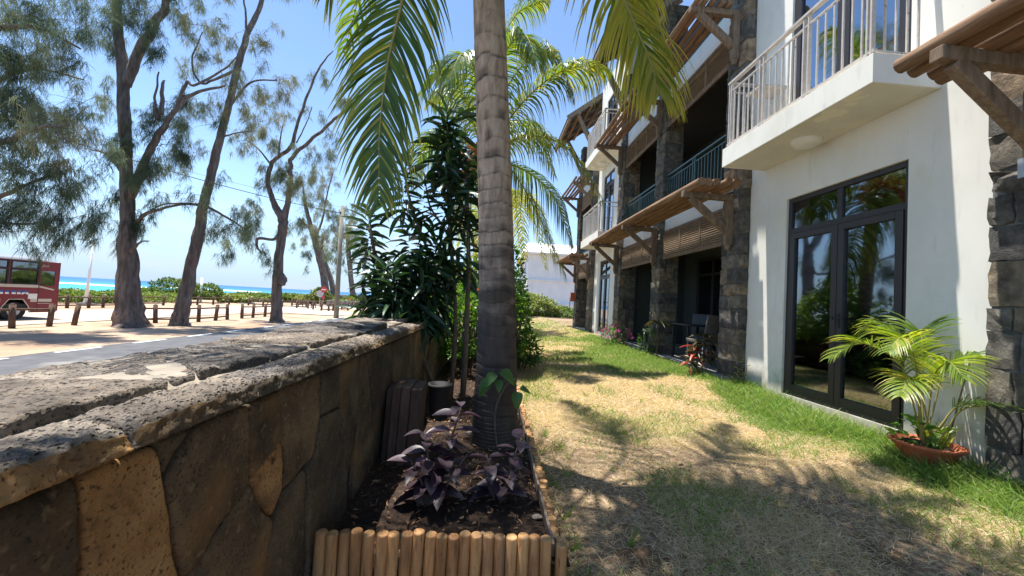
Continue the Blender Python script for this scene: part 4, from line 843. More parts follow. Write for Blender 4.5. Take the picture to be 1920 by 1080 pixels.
# climbing syngonium on the palm
SY = [leafmesh('leaf', M['shrub'], lambda t: .5*max(0, math.sin(math.pi*t**.6))**.8 if t > 0 else .0, c, .25, .1, .35) for c in (.3, .5)]
t = thing('climbing_vine', 'green arrow shaped leaves of a vine clinging low on the palm trunk', 'plant', (.1, 2.6, .5))
MB().tube(cr([(.12, 2.72, .12), (.08, 2.73, .4), (.14, 2.70, .6), (.22, 2.72, .66)], 10), .006, 6).build('stem', M['twig'], t)
for P, d, L in (((.07, 2.66, .70), (-.6, -.5, -.55), .15), ((.10, 2.64, .72), (.5, -.4, -.15), .16), ((.09, 2.66, .66), (.1, -.5, -.7), .11), ((.04, 2.66, .66), (-.7, -.4, -.8), .17), ((.22, 2.68, .58), (.1, -.5, -.9), .15), ((.24, 2.68, .6), (.8, -.3, .0), .10)):
    L *= .85; leafpart(random.choice(SY), t, P, d, (0, -.6, 1), L, L*.62)

# ------------------------------------------------------------------ coconut palms
LFT_V = [(-.5, 0, 0), (.5, 0, 0), (-.42, .3, .0), (.42, .3, .0), (-.3, .62, 0), (.3, .62, 0), (0, 1, 0), (0, 0, -.25), (0, .3, -.22), (0, .62, -.16)]
def frond(pts, L, n=90, wd=.034, droop=1., parent=None, mat='frond', tint=.35, tvar=.2, tip=.35, r0=.022, start=.1, fwd=.55, vee=.25, face=None, seg=5, name='frond', label=None, prof=None):
    """pinnate leaf: rachis along pts, leaflets on both sides that bend under their own weight"""
    C = cr(pts, 60); mb = MB(); mb.tube(C[::3], list(np.linspace(r0, .003, 20)), 6, tint=list(np.linspace(.9, .3, 20))); fr = mb.build(name, M['rachis'], parent, **({'label': label} if label else {}))
    V = []; F = []; T = []; g = np.array([0, 0, -1.])
    base = 0
    for k in range(n):
        t = start+(1-start)*(k+rng.random()*.5)/n; u = t*59; i = min(58, int(u)); P = C[i]+(C[i+1]-C[i])*(u-i); tg = C[min(i+1, 59)]-C[max(i-1, 0)]; tg = tg/np.linalg.norm(tg)
        f = np.array(face if face is not None else (0, 0, 1.)); f = f-tg*f.dot(tg)
        f = f/(np.linalg.norm(f)+1e-6); sd_ = np.cross(tg, f); lp = (prof(t) if prof else max(.28, math.sin(math.pi*min(1, (t-start)/(1-start)*.8+.18))**.6))*L
        for s in (-1, 1):
            d = s*sd_*(1-.25*t)+tg*(fwd+.5*t)+f*vee+rng.normal(0, .07, 3); d /= np.linalg.norm(d); ln = lp*rng.uniform(.85, 1.1); w_ = wd*rng.uniform(.8, 1.15); p = P.copy(); nrm = f
            tt = np.clip(tint+rng.normal(0, tvar*.5), 0, 1); dr = droop*rng.uniform(.75, 1.25); rows = []
            for q in range(seg+1):
                a = q/seg; wq = w_*(1, 1, .95, .75, .45, .08)[q] if seg == 5 else w_*(1-a*.9); ws = np.cross(d, nrm); ws /= np.linalg.norm(ws)+1e-6
                V += [p-ws*wq/2, p+ws*wq/2]; T += [tt+tip*a**3, tt+tip*a**3]; p = p+d*ln/seg; d = d+g*dr*.34*(.4+a); d /= np.linalg.norm(d)
            for q in range(seg): F.append((base+2*q, base+2*q+1, base+2*q+3, base+2*q+2))
            base += 2*(seg+1)
    b = Big(); b.raw(np.array(V), np.array(F), T); tag(b.build('leaflets', M[mat], fr), kind='stuff'); return fr
def trunk(name, path, radii, parent, rings=10.5, n=40, dark=1.2, seed=0, step=.011):
    C = np.array(path, float); seglen = np.linalg.norm(np.diff(C, axis=0), axis=1).sum(); K = int(seglen/step); Q = cr(path, K); Rr = cr([(r, 0, 0) for r in radii], K)[:, 0]; V = []; T = []; F = []
    for i in range(K):
        for j in range(n):
            th = 2*math.pi*j/n; zz = i*step; wv = .016*math.sin(th+seed+1.7*math.sin(zz*1.3))+.028*mnoise.noise((math.cos(th)*1.1, math.sin(th)*1.1, zz*2.5+seed))+.006*mnoise.noise((math.cos(th)*6, math.sin(th)*6, zz*9))
            ph = (zz+wv)*rings; k_ = math.floor(ph); f = ph-k_; rnd = (math.sin(k_*12.9898+seed)*43758.5453) % 1
            e = math.exp(-((f-.08)/.055)**2); pt = max(0, min(1, (.62-f)*4))*min(1, f*14)*max(0, min(1, (mnoise.noise((math.cos(th)*1.4+k_*3.3, math.sin(th)*1.4, k_*1.9))-.12)*5)); amp_ = .35+.9*rnd; ring = (.022*f-.026*e)*amp_; fib = .008*mnoise.noise((math.cos(th)*14, math.sin(th)*14, zz*3))
            r = Rr[i]*(1+ring+fib+.02*mnoise.noise((math.cos(th), math.sin(th), zz*1.3+seed)))
            V.append((Q[i][0]+r*math.cos(th), Q[i][1]+r*math.sin(th), Q[i][2])); T.append(min(1, max(0, e*(.25+.7*rnd))+.6*pt))
    idx = np.arange(K-1)[:, None]*n+np.arange(n)[None, :]; nx_ = np.arange(K-1)[:, None]*n+((np.arange(n)+1) % n)[None, :]
    b = Big(); b.raw(np.array(V), np.stack([idx.ravel(), nx_.ravel(), (nx_+n).ravel(), (idx+n).ravel()], 1), T); return b.build('trunk', M[name], parent, smooth=True)
def trunkmat():
    m, nt = newmat('coconut_trunk'); g = N(nt, 'ShaderNodeNewGeometry'); a = N(nt, 'ShaderNodeAttribute', attribute_name='tint')
    mp = N(nt, 'ShaderNodeMapping'); mp.inputs['Scale'].default_value = (14, 14, 3.0); nt.links.new(g.outputs['Position'], mp.inputs[0])
    n = N(nt, 'ShaderNodeTexNoise'); n.inputs['Scale'].default_value = 1.6; n.inputs['Detail'].default_value = 8; n.inputs['Roughness'].default_value = .7; nt.links.new(mp.outputs[0], n.inputs['Vector'])
    r = ramp(nt, [(.28, (.15, .10, .072)), (.5, (.34, .25, .185)), (.75, (.50, .395, .305))]); nt.links.new(n.outputs[0], r.inputs[0])
    mx = N(nt, 'ShaderNodeMix', data_type='RGBA'); nt.links.new(a.outputs['Fac'], mx.inputs[0]); nt.links.new(r.outputs[0], mx.inputs[6]); mx.inputs[7].default_value = (.032, .026, .024, 1)
    # old lower trunk: blackened by weather and lichen
    sx = N(nt, 'ShaderNodeSeparateXYZ'); nt.links.new(g.outputs['Position'], sx.inputs[0]); n2 = N(nt, 'ShaderNodeTexNoise'); n2.inputs['Scale'].default_value = 1.1; n2.inputs['Detail'].default_value = 7
    mp2 = N(nt, 'ShaderNodeMapping'); mp2.inputs['Scale'].default_value = (3.5, 3.5, 7.); nt.links.new(g.outputs['Position'], mp2.inputs[0]); nt.links.new(mp2.outputs[0], n2.inputs['Vector'])
    ad = N(nt, 'ShaderNodeMath', operation='MULTIPLY_ADD'); ad.inputs[1].default_value = 2.2; nt.links.new(n2.outputs[0], ad.inputs[0]); nt.links.new(sx.outputs[2], ad.inputs[2])
    mr = N(nt, 'ShaderNodeMapRange'); mr.inputs[1].default_value = 2.95; mr.inputs[2].default_value = 2.2; nt.links.new(ad.outputs[0], mr.inputs[0])
    m2 = N(nt, 'ShaderNodeMath', operation='MULTIPLY'); m2.inputs[1].default_value = .86; nt.links.new(mr.outputs[0], m2.inputs[0])
    mx2 = N(nt, 'ShaderNodeMix', data_type='RGBA'); nt.links.new(m2.outputs[0], mx2.inputs[0]); nt.links.new(mx.outputs[2], mx2.inputs[6]); mx2.inputs[7].default_value = (.034, .026, .022, 1)
    p = N(nt, 'ShaderNodeBsdfPrincipled'); p.inputs['Roughness'].default_value = .85; p.inputs['Specular IOR Level'].default_value = .3; nt.links.new(mx2.outputs[2], p.inputs['Base Color'])
    b = N(nt, 'ShaderNodeBump'); b.inputs['Strength'].default_value = .9; b.inputs['Distance'].default_value = .012; nt.links.new(n.outputs[0], b.inputs['Height']); nt.links.new(b.outputs[0], p.inputs['Normal'])
    o = N(nt, 'ShaderNodeOutputMaterial'); nt.links.new(p.outputs[0], o.inputs[0]); return m
M['ctrunk'] = trunkmat()
P1 = thing('coconut_palm', 'big coconut palm with ringed grey trunk rising from the front planting bed', 'palm tree', (.09, 2.95, .1), group='coconut palms in the garden bed')
trunk('ctrunk', [(.10, 2.95, .0), (.10, 2.95, .18), (.09, 2.95, .4), (.07, 2.93, .9), (.035, 2.92, 1.5), (-.03, 2.92, 2.3), (-.14, 2.91, 3.5), (-.27, 2.9, 5.0)], [.20, .18, .165, .148, .134, .128, .122, .115], P1, seed=1)
crown = (-.28, 2.9, 4.95)
frond([crown, (-.51, 2.85, 4.75), (-.68, 2.75, 3.9), (-.74, 2.7, 3.29), (-.8, 2.66, 2.8), (-.82, 2.65, 2.3), (-.79, 2.65, 1.82)], .68, 96, .020, 1.2, P1, tint=.36, tvar=.5, face=(.15, -1, .1), fwd=.7, vee=0.05, tip=.5, start=.16)
frond([crown, (.12, 2.8, 5.1), (.52, 2.7, 4.3), (.76, 2.62, 3.55), (.90, 2.6, 3.22), (1.03, 2.6, 2.95), (1.10, 2.6, 2.74)], .74, 110, .021, 1.5, P1, tint=.9, tvar=.35, face=(.25, -1, .35), fwd=.55, tip=.4, vee=0, start=.12)  # bright tint here and on the next frond paints in backlit glow
frond([crown, (.2, 2.9, 5.15), (.55, 2.85, 4.75), (.80, 2.8, 4.25), (.95, 2.8, 3.8), (1.02, 2.8, 3.4)], .66, 80, .021, 1.5, P1, tint=.88, tvar=.35, face=(.2, -1, .3), fwd=.5, tip=.4, vee=0, start=.2)
frond([crown, (-.7, 2.9, 5.1), (-1.15, 3.0, 4.55), (-1.33, 3.0, 3.9), (-1.40, 3.0, 3.5)], .72, 70, .024, 2.0, P1, tint=.6, tip=.5)
def arc(c, az, L, rise, drop, n=6):
    return [(c[0]+math.cos(az)*L*t, c[1]+math.sin(az)*L*t, c[2]+rise*math.sin(math.pi*min(1, t*1.1))*.9-drop*t**2.2) for t in np.linspace(0, 1, n)]
for az, L, ri, dr in ((-.5, 2.7, 1.1, 1.2), (-.95, 2.6, 1.4, 1.4), (-1.5, 2.6, 1.0, 1.2), (.15, 2.7, 1.7, .2), (.7, 2.3, 2.0, -.4), (1.5, 2.2, 2.1, -.5), (-.32, 3.0, 1.0, .9), (-.75, 3.1, .8, 1.0), (-1.15, 3.1, .9, 1.0), (-1.4, 2.8, .7, 1.2), (-.55, 2.2, .3, 1.2), (-.05, 2.6, 1.0, .5), (2.3, 2.6, 1.5, .8), (3.0, 2.7, 1.2, 1.1), (3.8, 2.7, 1.2, 1.3), (-2.0, 2.4, .9, 1.2), (-.2, 2.3, .5, 1.4), (-1.2, 2.2, .4, 1.3)):  # unseen crown fronds, added all round to deepen the shade on the lawn
    frond(arc(crown, az, L, ri, dr), .68, 60, .030, 1.6, P1, tint=.4)
P2_ = thing('coconut_palm', 'second coconut palm half hidden behind the big trunk, with bunches of dry orange fibre', 'palm tree', (-.05, 8.0, .1), group='coconut palms in the garden bed')
trunk('ctrunk', [(-.05, 8, .05), (-.12, 8, 1), (-.2, 8, 2.4), (-.31, 8, 4.2)], [.17, .12, .11, .12], P2_, seed=4, n=20, step=.03)
c2 = (-.31, 8.0, 4.22)
for pts, ti, dr, fc in (([c2, (.03, 7.9, 5.5), (.55, 7.8, 6.3), (.95, 7.7, 6.35), (1.25, 7.6, 5.95), (1.4, 7.5, 5.4)], .55, 1.9, None), ([c2, (.38, 7.6, 5.15), (1.0, 7.3, 5.65), (1.5, 7.1, 5.75), (2.0, 7.0, 5.65)], .6, 1.5, None),
               ([c2, (.47, 7.6, 4.5), (1.1, 7.3, 4.35), (1.6, 7.1, 3.85), (2.0, 6.9, 3.1)], .6, 1.4, None), ([c2, (.62, 8.4, 4.11), (1.34, 8.6, 3.6), (1.81, 8.7, 2.56)], .2, 1.7, None),
               ([c2, (.3, 7.6, 3.8), (.85, 7.3, 2.85), (1.38, 7.1, 1.75)], .55, 1.2, None), ([c2, (-.75, 7.8, 5.3), (-1.25, 7.6, 5.7), (-1.7, 7.5, 5.0)], .5, 1.6, None),
               ([c2, (-.99, 8.2, 4.73), (-1.59, 8.5, 4.58), (-1.9, 8.6, 3.63)], .5, 1.4, None), ([c2, (-.16, 8.0, 6.2), (.2, 8.0, 7.3), (.85, 8.0, 7.7)], .6, 1.2, None),
               ([c2, (-.75, 9.0, 5.75), (-1.23, 9.5, 6.3), (-1.83, 10.0, 6.2)], .5, 1.3, None), ([c2, (-.56, 7.8, 3.7), (-.75, 7.7, 2.6)], .75, 1.3, None), ([c2, (.16, 9.0, 5.44), (.86, 9.7, 5.68), (1.52, 10.0, 4.58)], .5, 1.5, None),
               ([c2, (-.1, 7.2, 5.6), (.3, 6.6, 5.9), (.55, 6.2, 5.2)], .5, 1.6, None), ([c2, (-.5, 7.2, 5.4), (-.7, 6.5, 5.4), (-.9, 6.2, 4.7)], .45, 1.6, None)):
    frond(pts, 1.0, 92, .027, dr*2.5, P2_, tint=ti, tip=.3, tvar=.35, fwd=.4, vee=.1)
b = Big(); d = rdir(260, -1, .3); b.scatter(LEAF_V, LEAF_F, basis(d, rdir(260), .32, .05), np.array([-.38, 7.9, 4.05])+rdir(260)*[.25, .2, .3], rng.random(260)); tag(b.build('dry_fibre', M['fibre'], P2_), kind='stuff')
P3 = thing('coconut_palm', 'small distant coconut palm with yellowish fronds beyond the second palm', 'palm tree', (.6, 15, .1), group='coconut palms in the garden bed')
trunk('ctrunk', [(.65, 15, .05), (.55, 15, 2.4), (.46, 15, 4.4)], [.17, .12, .12], P3, seed=9, n=12, step=.08)
for k, az in enumerate((0, .6, 1.2, 2.1, 2.8, 3.5, 4.2, 5.0, 5.6)): frond(arc((.46, 15, 4.5), az, 2.3, 1.2, 1.9), .7, 40, .05, 1.4, P3, tint=.75)
P4 = thing('coconut_palm', 'far thin coconut palm whose crown shows left of the big trunk', 'palm tree', (-1.0, 24, .0), group='coconut palms in the garden bed')
trunk('ctrunk', [(-1.0, 24, .0), (-1.05, 24, 3), (-1.1, 24, 5.8)], [.18, .13, .12], P4, seed=11, n=10, step=.12)
for k, az in enumerate((.2, 1., 1.9, 2.7, 3.4, 4.3, 5.2)): frond(arc((-1.1, 24, 5.9), az, 2.2, 1.0, 1.7), .7, 30, .07, 1.3, P4, tint=.45)

# potted areca palm
PT = thing('potted_areca_palm', 'potted areca palm with arching yellow green fronds in a terracotta dish', 'potted plant', (3.72, 3.06, .1))
q = MB(); n = 36; prof = [(.15, -.03), (.225, .075), (.262, .10), (.266, .118), (.25, .12), (.235, .105), (.20, .06), (.001, .06)]
q.add([(3.72+.9*r*math.cos(2*math.pi*j/n), 3.06+.9*r*math.sin(2*math.pi*j/n), .10+z) for r, z in prof for j in range(n)], [(i*n+j, i*n+(j+1) % n, (i+1)*n+(j+1) % n, (i+1)*n+j) for i in range(len(prof)-1) for j in range(n)], True); q.build('terracotta_dish', M['terra'], PT)
q = MB(); q.tube([(3.72, 3.06, .17), (3.72, 3.06, .2)], [.19, .14], 16); q.build('potting_soil', M['soil'], PT)
for x1, y1, h, sp, ti in ((-.62, .10, 1.02, .62, .55), (-.42, -.12, 1.12, .5, .6), (-.48, -.25, .72, .5, .7), (.05, .10, 1.2, .32, .5), (.34, -.18, .98, .5, .35), (.50, -.42, .52, .55, .1), (.30, -.5, .50, .45, .15), (-.12, -.3, .9, .4, .55), (-.25, .22, 1.2, .4, .45)):
    h *= .80; ti -= .12; x1 *= .88; y1 *= .9; p0 = np.array([3.70+rng.uniform(-.04, .04), 3.05+rng.uniform(-.04, .04), .18]); e = np.array([3.70+x1, 3.05+y1, .18+h]); mid = p0+(e-p0)*np.array([.35, .35, .72])+np.array([0, 0, .08]); tip = e+np.array([x1, y1, 0])*.38+np.array([0, 0, -.22*sp])
    p_ = [tuple(p0), tuple(p0+(mid-p0)*.5), tuple(mid), tuple(mid+(e-mid)*.6+np.array([0, 0, .05])), tuple(e), tuple(tip)]
    frond(p_, .30, 38, .013, .9, PT, mat='areca', tint=ti, tvar=.35, tip=.3, r0=.008, start=.34, fwd=.6, vee=.25)
b = Big(); lumps(b, (3.62, 3.02, .3), (.16, .12, .1), 60, .09, .3); b.build('underplanting', M['shrub'], PT)
b = Big(); n = 90; a = rng.uniform(0, 6.28, n); d = np.stack([np.cos(a)*.6, np.sin(a)*.6, np.ones(n)], 1); b.scatter(BLADE_V, BLADE_F, basis(d, rdir(n, -.2, .2), rng.uniform(.12, .3, n), .012), np.array([3.8, 3.04, .2])+rdir(n)*[.07, .06, .0], rng.uniform(.4, .9, n)); b.build('spider_leaves', M['areca'], PT)
q = MB(); q.tube([(3.83, 3.0, .2), (4.0-.03, 2.96, .9)], .006, 6); q.build('cane', M['twig'], PT)

# ------------------------------------------------------------------ lawn grass
def turf():
    b = Big()
    def layer(n, x0, x1, y0, y1, L, wd, pw=1.):
        x = rng.uniform(x0, x1, n); y = y0+(y1-y0)*rng.random(n)**pw; gr = green(x, y); bare = sst(.58, .72, vn(x, y, 1.3))*(1-gr)*sst(4.2, 3.2, y)
        inbed = (x < .41) & (y < 5.9); inter = (x > 3.72) & (y > 5.8) | (x > 3.98); rim = ((x-3.72)**2+(y-3.06)**2) < .2**2
        keep = (rng.random(n) > bare*.8) & ~inbed & ~inter & ~rim; x, y, gr = x[keep], y[keep], gr[keep]; n = len(x)
        isg = rng.random(n) < np.clip(gr+.16*sst(.4, .6, vn(x+4, y, 2.1)), 0, .95)
        a = rng.uniform(0, 2*math.pi, n); upr = np.where(isg, rng.uniform(.5, 1.6, n), rng.uniform(.02, .75, n)); d = np.stack([np.cos(a), np.sin(a), upr], 1)
        lush = 1+1.1*sst(3., 3.7, x)*gr; Ls = L*rng.uniform(.5, 1.5, n)*np.where(isg, 1.25*lush, 1.); ws = wd*rng.uniform(.7, 1.3, n)*np.where(isg, 1.3, .9)
        z = gz(x, y)+.018*(vn(x, y, 2.2)-.5)-.006; uu = rdir(n)*.5+np.array([0, 0, .3]); ti = np.where(isg, rng.uniform(.52, 1., n), rng.uniform(-.05, .42, n))
        b.scatter(BLADE_V, BLADE_F, basis(d, uu+np.array([1e-3, 0, 0]), Ls, ws), np.stack([x, y, z], 1), ti)
    layer(120000, .36, 4.05, 1.25, 4.2, .055, .0040)
    layer(90000, .36, 4.05, 4.2, 8.5, .055, .0062)
    layer(60000, .38, 4.0, 8.5, 16, .06, .011, 1.3)
    layer(14000, .3, 5.5, 16, 27, .07, .02)
    layer(9000, 3.3, 4.02, 1.3, 5.6, .085, .006)
    layer(16000, .4, 5.0, .2, 1.25, .055, .006)
    return b.build('grass', M['grass'])
tag(turf(), 'dry straw coloured lawn turning lush green along the building', 'grass', kind='stuff')
b = Big(); n = 380; x = rng.uniform(.45, 3.9, n); y = 1.5+9*rng.random(n)**1.4; d = rdir(n, -.1, .35); b.scatter(LEAF_V, LEAF_F, basis(d, rdir(n, .5, 1), rng.uniform(.02, .075, n), rng.uniform(.006, .02, n)), np.stack([x, y, gz(x, y)+.02], 1), rng.uniform(.1, 1, n)); tag(b.build('fallen_leaves', M['litter']), 'dry fallen leaves and leaf scraps on the lawn', 'leaves', kind='stuff')
b = Big(); n = 46; x = np.concatenate([rng.uniform(.42, .7, 26), rng.uniform(.5, 3.2, 20)]); y = 1.6+6*rng.random(n)
for k in range(n):
    m_ = 9; a = rng.uniform(0, 6.28, m_); b.scatter(BLADE_V, BLADE_F, basis(np.stack([np.cos(a), np.sin(a), rng.uniform(.3, 1.8, m_)], 1), rdir(m_, -.2, .2), rng.uniform(.06, .15, m_), .007), np.tile([x[k], y[k], float(gz(x[k], y[k]))], (m_, 1))+rdir(m_)*[.012, .012, 0], rng.uniform(.55, .9, m_))
tag(b.build('weeds', M['grass']), 'tufts of longer green weed in the dry lawn', 'weeds', kind='stuff')
kb = thing('garden_kerb', 'long low timber kerb closing the far end of the lawn', 'kerb', (3, 26.8, 0)); MB().box((.4, 26.7, -.1), (7, 26.9, .24)).build('timber', M['wood'], kb)

# ------------------------------------------------------------------ casuarina trees
STR_V = [(-.5, 0, 0), (.5, 0, 0), (-.45, .5, .0), (.45, .5, 0), (0, 1, 0)]; STR_F = [(0, 1, 3, 2), (2, 3, 4)]
def spray_template(seed, n=15):
    r = np.random.default_rng(seed); V = []; F = []
    for k in range(n):
        o = np.array([r.normal(0, .13), r.normal(0, .13), r.uniform(-.05, .28)]); a = r.uniform(0, 6.28); sp = r.uniform(.1, .75); d = np.array([math.cos(a)*sp, math.sin(a)*sp, r.uniform(-.9, .35)]); d /= np.linalg.norm(d); L = r.uniform(.6, 1.35); w_ = .015; b0 = len(V)
        s = np.cross(d, r.normal(0, 1, 3)); s /= np.linalg.norm(s); p = o.copy()
        for q, ww in enumerate((1, .9, .15)):
            V += [tuple(p-s*w_*ww), tuple(p+s*w_*ww)]; d = d+np.array([0, 0, -.55]); d /= np.linalg.norm(d); p = p+d*L/2
        F += [(b0, b0+1, b0+3, b0+2), (b0+2, b0+3, b0+5, b0+4)]
    return np.array(V), F
SPR = [spray_template(k) for k in range(5)]
def casuarina(label, limbs, clusters, size, base_flute=False, wscale=1.):
    b0 = limbs[0][0]; t = thing('casuarina_tree', label, 'tree', (b0[0], b0[1], -.9), group='casuarina trees along the beach road')
    for i, l in enumerate(limbs):
        k = max(8, len(l)*7); C = cr([p[:3] for p in l], k); rd = np.maximum(cr([(p[3], 0, 0) for p in l], k)[:, 0], .006)
        ct = l[0][1]/math.hypot(l[0][0], l[0][1]); rd = rd*(.25+.75*ct)*.97; sc = rd[0]
        C += np.array([[mnoise.noise((q*.35, i, 1)), mnoise.noise((q*.35, i, 2)), 0] for q in range(k)])*(.12 if i else .05)*min(1, sc*4)*np.minimum(1, np.arange(k)/4)[:, None]
        fl = (lambda q, th: 1+(.34*math.exp(-q/2.2)*(max(0, math.sin(th*3+1)**3)+.7*max(0, math.sin(th*5+2)**3))+.07*math.sin(th*4+q*.12)+.04*math.sin(th*9+q*.3))) if i == 0 else None
        if i == 0: C[0][2] -= .15
        mb = MB(); mb.tube(C, list(rd), 20 if i == 0 else 8, flute=fl, wob=.18); mb.build('trunk' if i == 0 else 'limb', M['bark'], t)
    b = Big(); q = MB()
    for (cx_, cy_, cz_, rx, rz, den, ti) in clusters:
        area = math.pi*rx*rz; ps = size; den *= 1.0 if den > 1 else 1.3; rx *= 1.12; rz *= 1.12; ps = size*.62; n = int(den*area/(15*.95*ps*.024*ps*.75))
        n = min(n, 14000); d = rdir(n); r = rng.random(n)**(1/2.2); r *= .72+.62*vn(d[:, 0]*2.2+cx_, d[:, 2]*2.2+cz_, 1.1); P = np.array([cx_, cy_, cz_])+d*r[:, None]*np.array([rx, rx*.65, rz])
        # clump the sprays around a few hanging twigs
        kk = max(3, int(n/13)); ctr = P[rng.integers(0, n, kk)]; own = rng.integers(0, kk, n); P = P*.12+ctr[own]*.88+rng.normal(0, 1, (n, 3))*np.array([.20, .20, .30])*size; P[:, 2] -= rng.random(n)*ps*.8
        tt = ti+rng.uniform(-.18, .18, kk)[own]+rng.uniform(-.1, .1, n)
        for j in range(5):
            s_ = own % 5 == j; m_ = int(s_.sum())
            if not m_: continue
            a = rng.uniform(0, 6.28, m_); sc = ps*rng.uniform(.7, 1.25, m_); c, s = np.cos(a), np.sin(a); Z = np.zeros(m_); O = np.ones(m_)
            mm = np.stack([np.stack([c, -s, Z], 1), np.stack([s, c, Z], 1), np.stack([Z, Z, O], 1)], 1)*sc[:, None, None]; b.scatter(*SPR[j], mm, P[s_], tt[s_])
        for k in range(min(16, kk)):
            e = ctr[k]; c0 = np.array([cx_, cy_, cz_]); q.tube(cr([tuple(c0+rng.normal(0, .1, 3)), tuple((c0+e)/2+np.array([0, 0, .12*rz])), tuple(e)], 5), [.018*size, .013*size, .01*size, .007*size, .004*size], 4, cap=False)
    tag(b.build('needles', M['needle'], t), kind='stuff'); tag(q.build('twigs', M['bark'], t), kind='stuff'); return t
T1_L=[[(-19.57,14.5,-1.32,0.806),(-20.21,14.5,4.99,0.604),(-20.27,14.5,10.76,0.453),(-20.31,14.5,14.71,0.252)],[(-20.07,14.5,4.44,0.302),(-18.29,14.2,5.22,0.242),(-16.9,14.0,5.71,0.161),(-15.69,13.8,6.19,0.081),(-14.46,13.6,6.29,0.04)],[(-19.9,14.5,2.75,0.242),(-19.11,15.0,3.29,0.181),(-17.86,15.1,4.2,0.111),(-16.85,15.3,4.94,0.06)],[(-20.29,14.5,9.21,0.302),(-18.76,14.5,9.74,0.201),(-16.42,14.0,9.8,0.101),(-14.68,13.9,9.14,0.05)],[(-20.23,14.5,6.9,0.201),(-20.02,15.5,8.05,0.141),(-18.37,15.8,9.21,0.081),(-16.59,16.0,9.06,0.04)],[(-19.11,15.0,3.29,0.101),(-17.1,14.7,2.98,0.06),(-15.51,14.7,3.28,0.04)]]
T1_C=[(-16.38,13.96,9.96,2.42,1.51,1.42,0.47),(-17.31,14.32,8.01,1.61,1.61,1.42,0.42),(-16.02,14.68,9.14,1.01,0.91,0.9,0.62),(-17.29,15.04,6.62,2.22,1.01,1.55,0.92),(-15.19,14.14,6.19,1.41,1.01,0.95,0.87),(-16.86,14.5,4.77,2.22,1.11,1.55,0.47),(-15.79,14.86,4.58,1.51,1.11,1.19,0.37),(-15.93,13.96,3.28,1.91,0.91,1.67,0.27),(-14.93,14.32,3.24,1.21,0.91,1.01,0.27),(-15.41,14.68,10.6,0.81,1.01,1.08,0.57),(-15.71,15.04,7.77,1.21,1.01,0.63,0.67),(-13.92,14.14,5.92,0.7,0.81,0.63,0.67),(-14.35,14.5,2.74,0.28,0.56,0.89,0.37),(-14.5,14.86,3.58,0.6,0.6,0.63,0.37),(-18.14,13.96,6.8,1.81,3.02,0.63,0.47),(-18.92,14.32,10.18,1.81,2.01,0.63,0.47),(-17.42,14.68,12.41,2.62,1.21,0.63,0.47),(-16.92,15.04,2.66,1.61,0.48,0.63,0.27)]
T2_L=[[(-16.22,18.5,-1.05,0.864),(-16.32,18.5,-0.37,0.636),(-16.58,18.5,1.81,0.447),(-16.81,18.5,4.25,0.326),(-17.09,18.5,6.71,0.279),(-17.4,18.5,9.19,0.3),(-17.58,18.5,10.94,0.295),(-17.94,18.5,12.68,0.231),(-18.3,18.5,15.2,0.174),(-18.66,18.5,18.26,0.093)],[(-17.42,18.5,10.2,0.283),(-16.93,18.5,11.89,0.257),(-16.17,18.5,13.62,0.206),(-15.7,18.5,15.22,0.154),(-15.42,18.5,17.59,0.077)],[(-16.74,18.5,5.0,0.231),(-15.99,18.2,6.69,0.193),(-15.37,18.1,7.93,0.167),(-14.69,18.0,9.04,0.116),(-13.94,18.0,9.85,0.09),(-12.57,18.0,10.34,0.051)],[(-15.53,18.1,8.53,0.116),(-15.71,18.1,9.25,0.068),(-15.65,18.1,10.75,0.035)],[(-15.37,18.1,8.79,0.116),(-15.44,18.1,10.14,0.077),(-15.36,18.1,10.4,0.018)],[(-16.4,18.5,3.78,0.128),(-15.8,18.3,4.27,0.09),(-14.32,18.0,4.67,0.064),(-13.45,17.9,4.78,0.039)],[(-14.69,18.0,9.04,0.09),(-14.25,17.9,10.26,0.077),(-13.81,17.8,10.12,0.064),(-12.61,17.8,10.97,0.051),(-12.08,17.8,11.63,0.026)],[(-16.66,18.5,2.29,0.128),(-15.73,18.0,2.89,0.051),(-15.33,18.0,2.99,0.026)],[(-17.03,18.5,5.97,0.128),(-18.14,18.7,6.96,0.077),(-18.96,18.8,7.18,0.039)]]
T2_C=[(-16.82,17.81,13.16,1.41,1.16,1.5,0.45),(-15.88,18.27,12.46,0.82,1.16,1.2,0.35),(-18.56,18.73,12.79,0.77,1.54,0.7,0.4),(-15.78,19.19,9.55,0.9,1.03,1.5,0.3),(-15.7,18.04,8.36,0.77,1.03,1.0,0.35),(-15.66,18.5,7.57,1.03,1.03,1.2,0.4),(-15.29,18.96,7.28,1.16,0.9,0.8,0.4),(-15.85,17.81,5.83,0.64,1.28,0.9,0.4),(-15.65,18.27,5.51,1.03,1.03,0.7,0.4),(-16.31,18.73,3.96,0.62,0.82,1.5,0.25),(-17.74,19.19,4.73,0.41,1.54,1.0,0.25),(-17.54,18.04,7.23,0.9,0.9,0.6,0.5),(-17.36,18.5,8.19,0.46,1.54,0.5,0.4),(-17.1,18.96,3.07,0.46,1.03,1.2,0.3),(-17.66,17.81,14.92,2.31,1.28,1.5,0.4),(-15.43,18.27,15.56,1.8,1.28,1.0,0.4),(-14.73,18.73,8.51,1.03,1.28,0.35,0.6),(-19.15,19.19,10.44,0.77,1.03,0.4,0.6),(-14.38,18.04,5.04,1.03,0.64,0.35,0.4)]
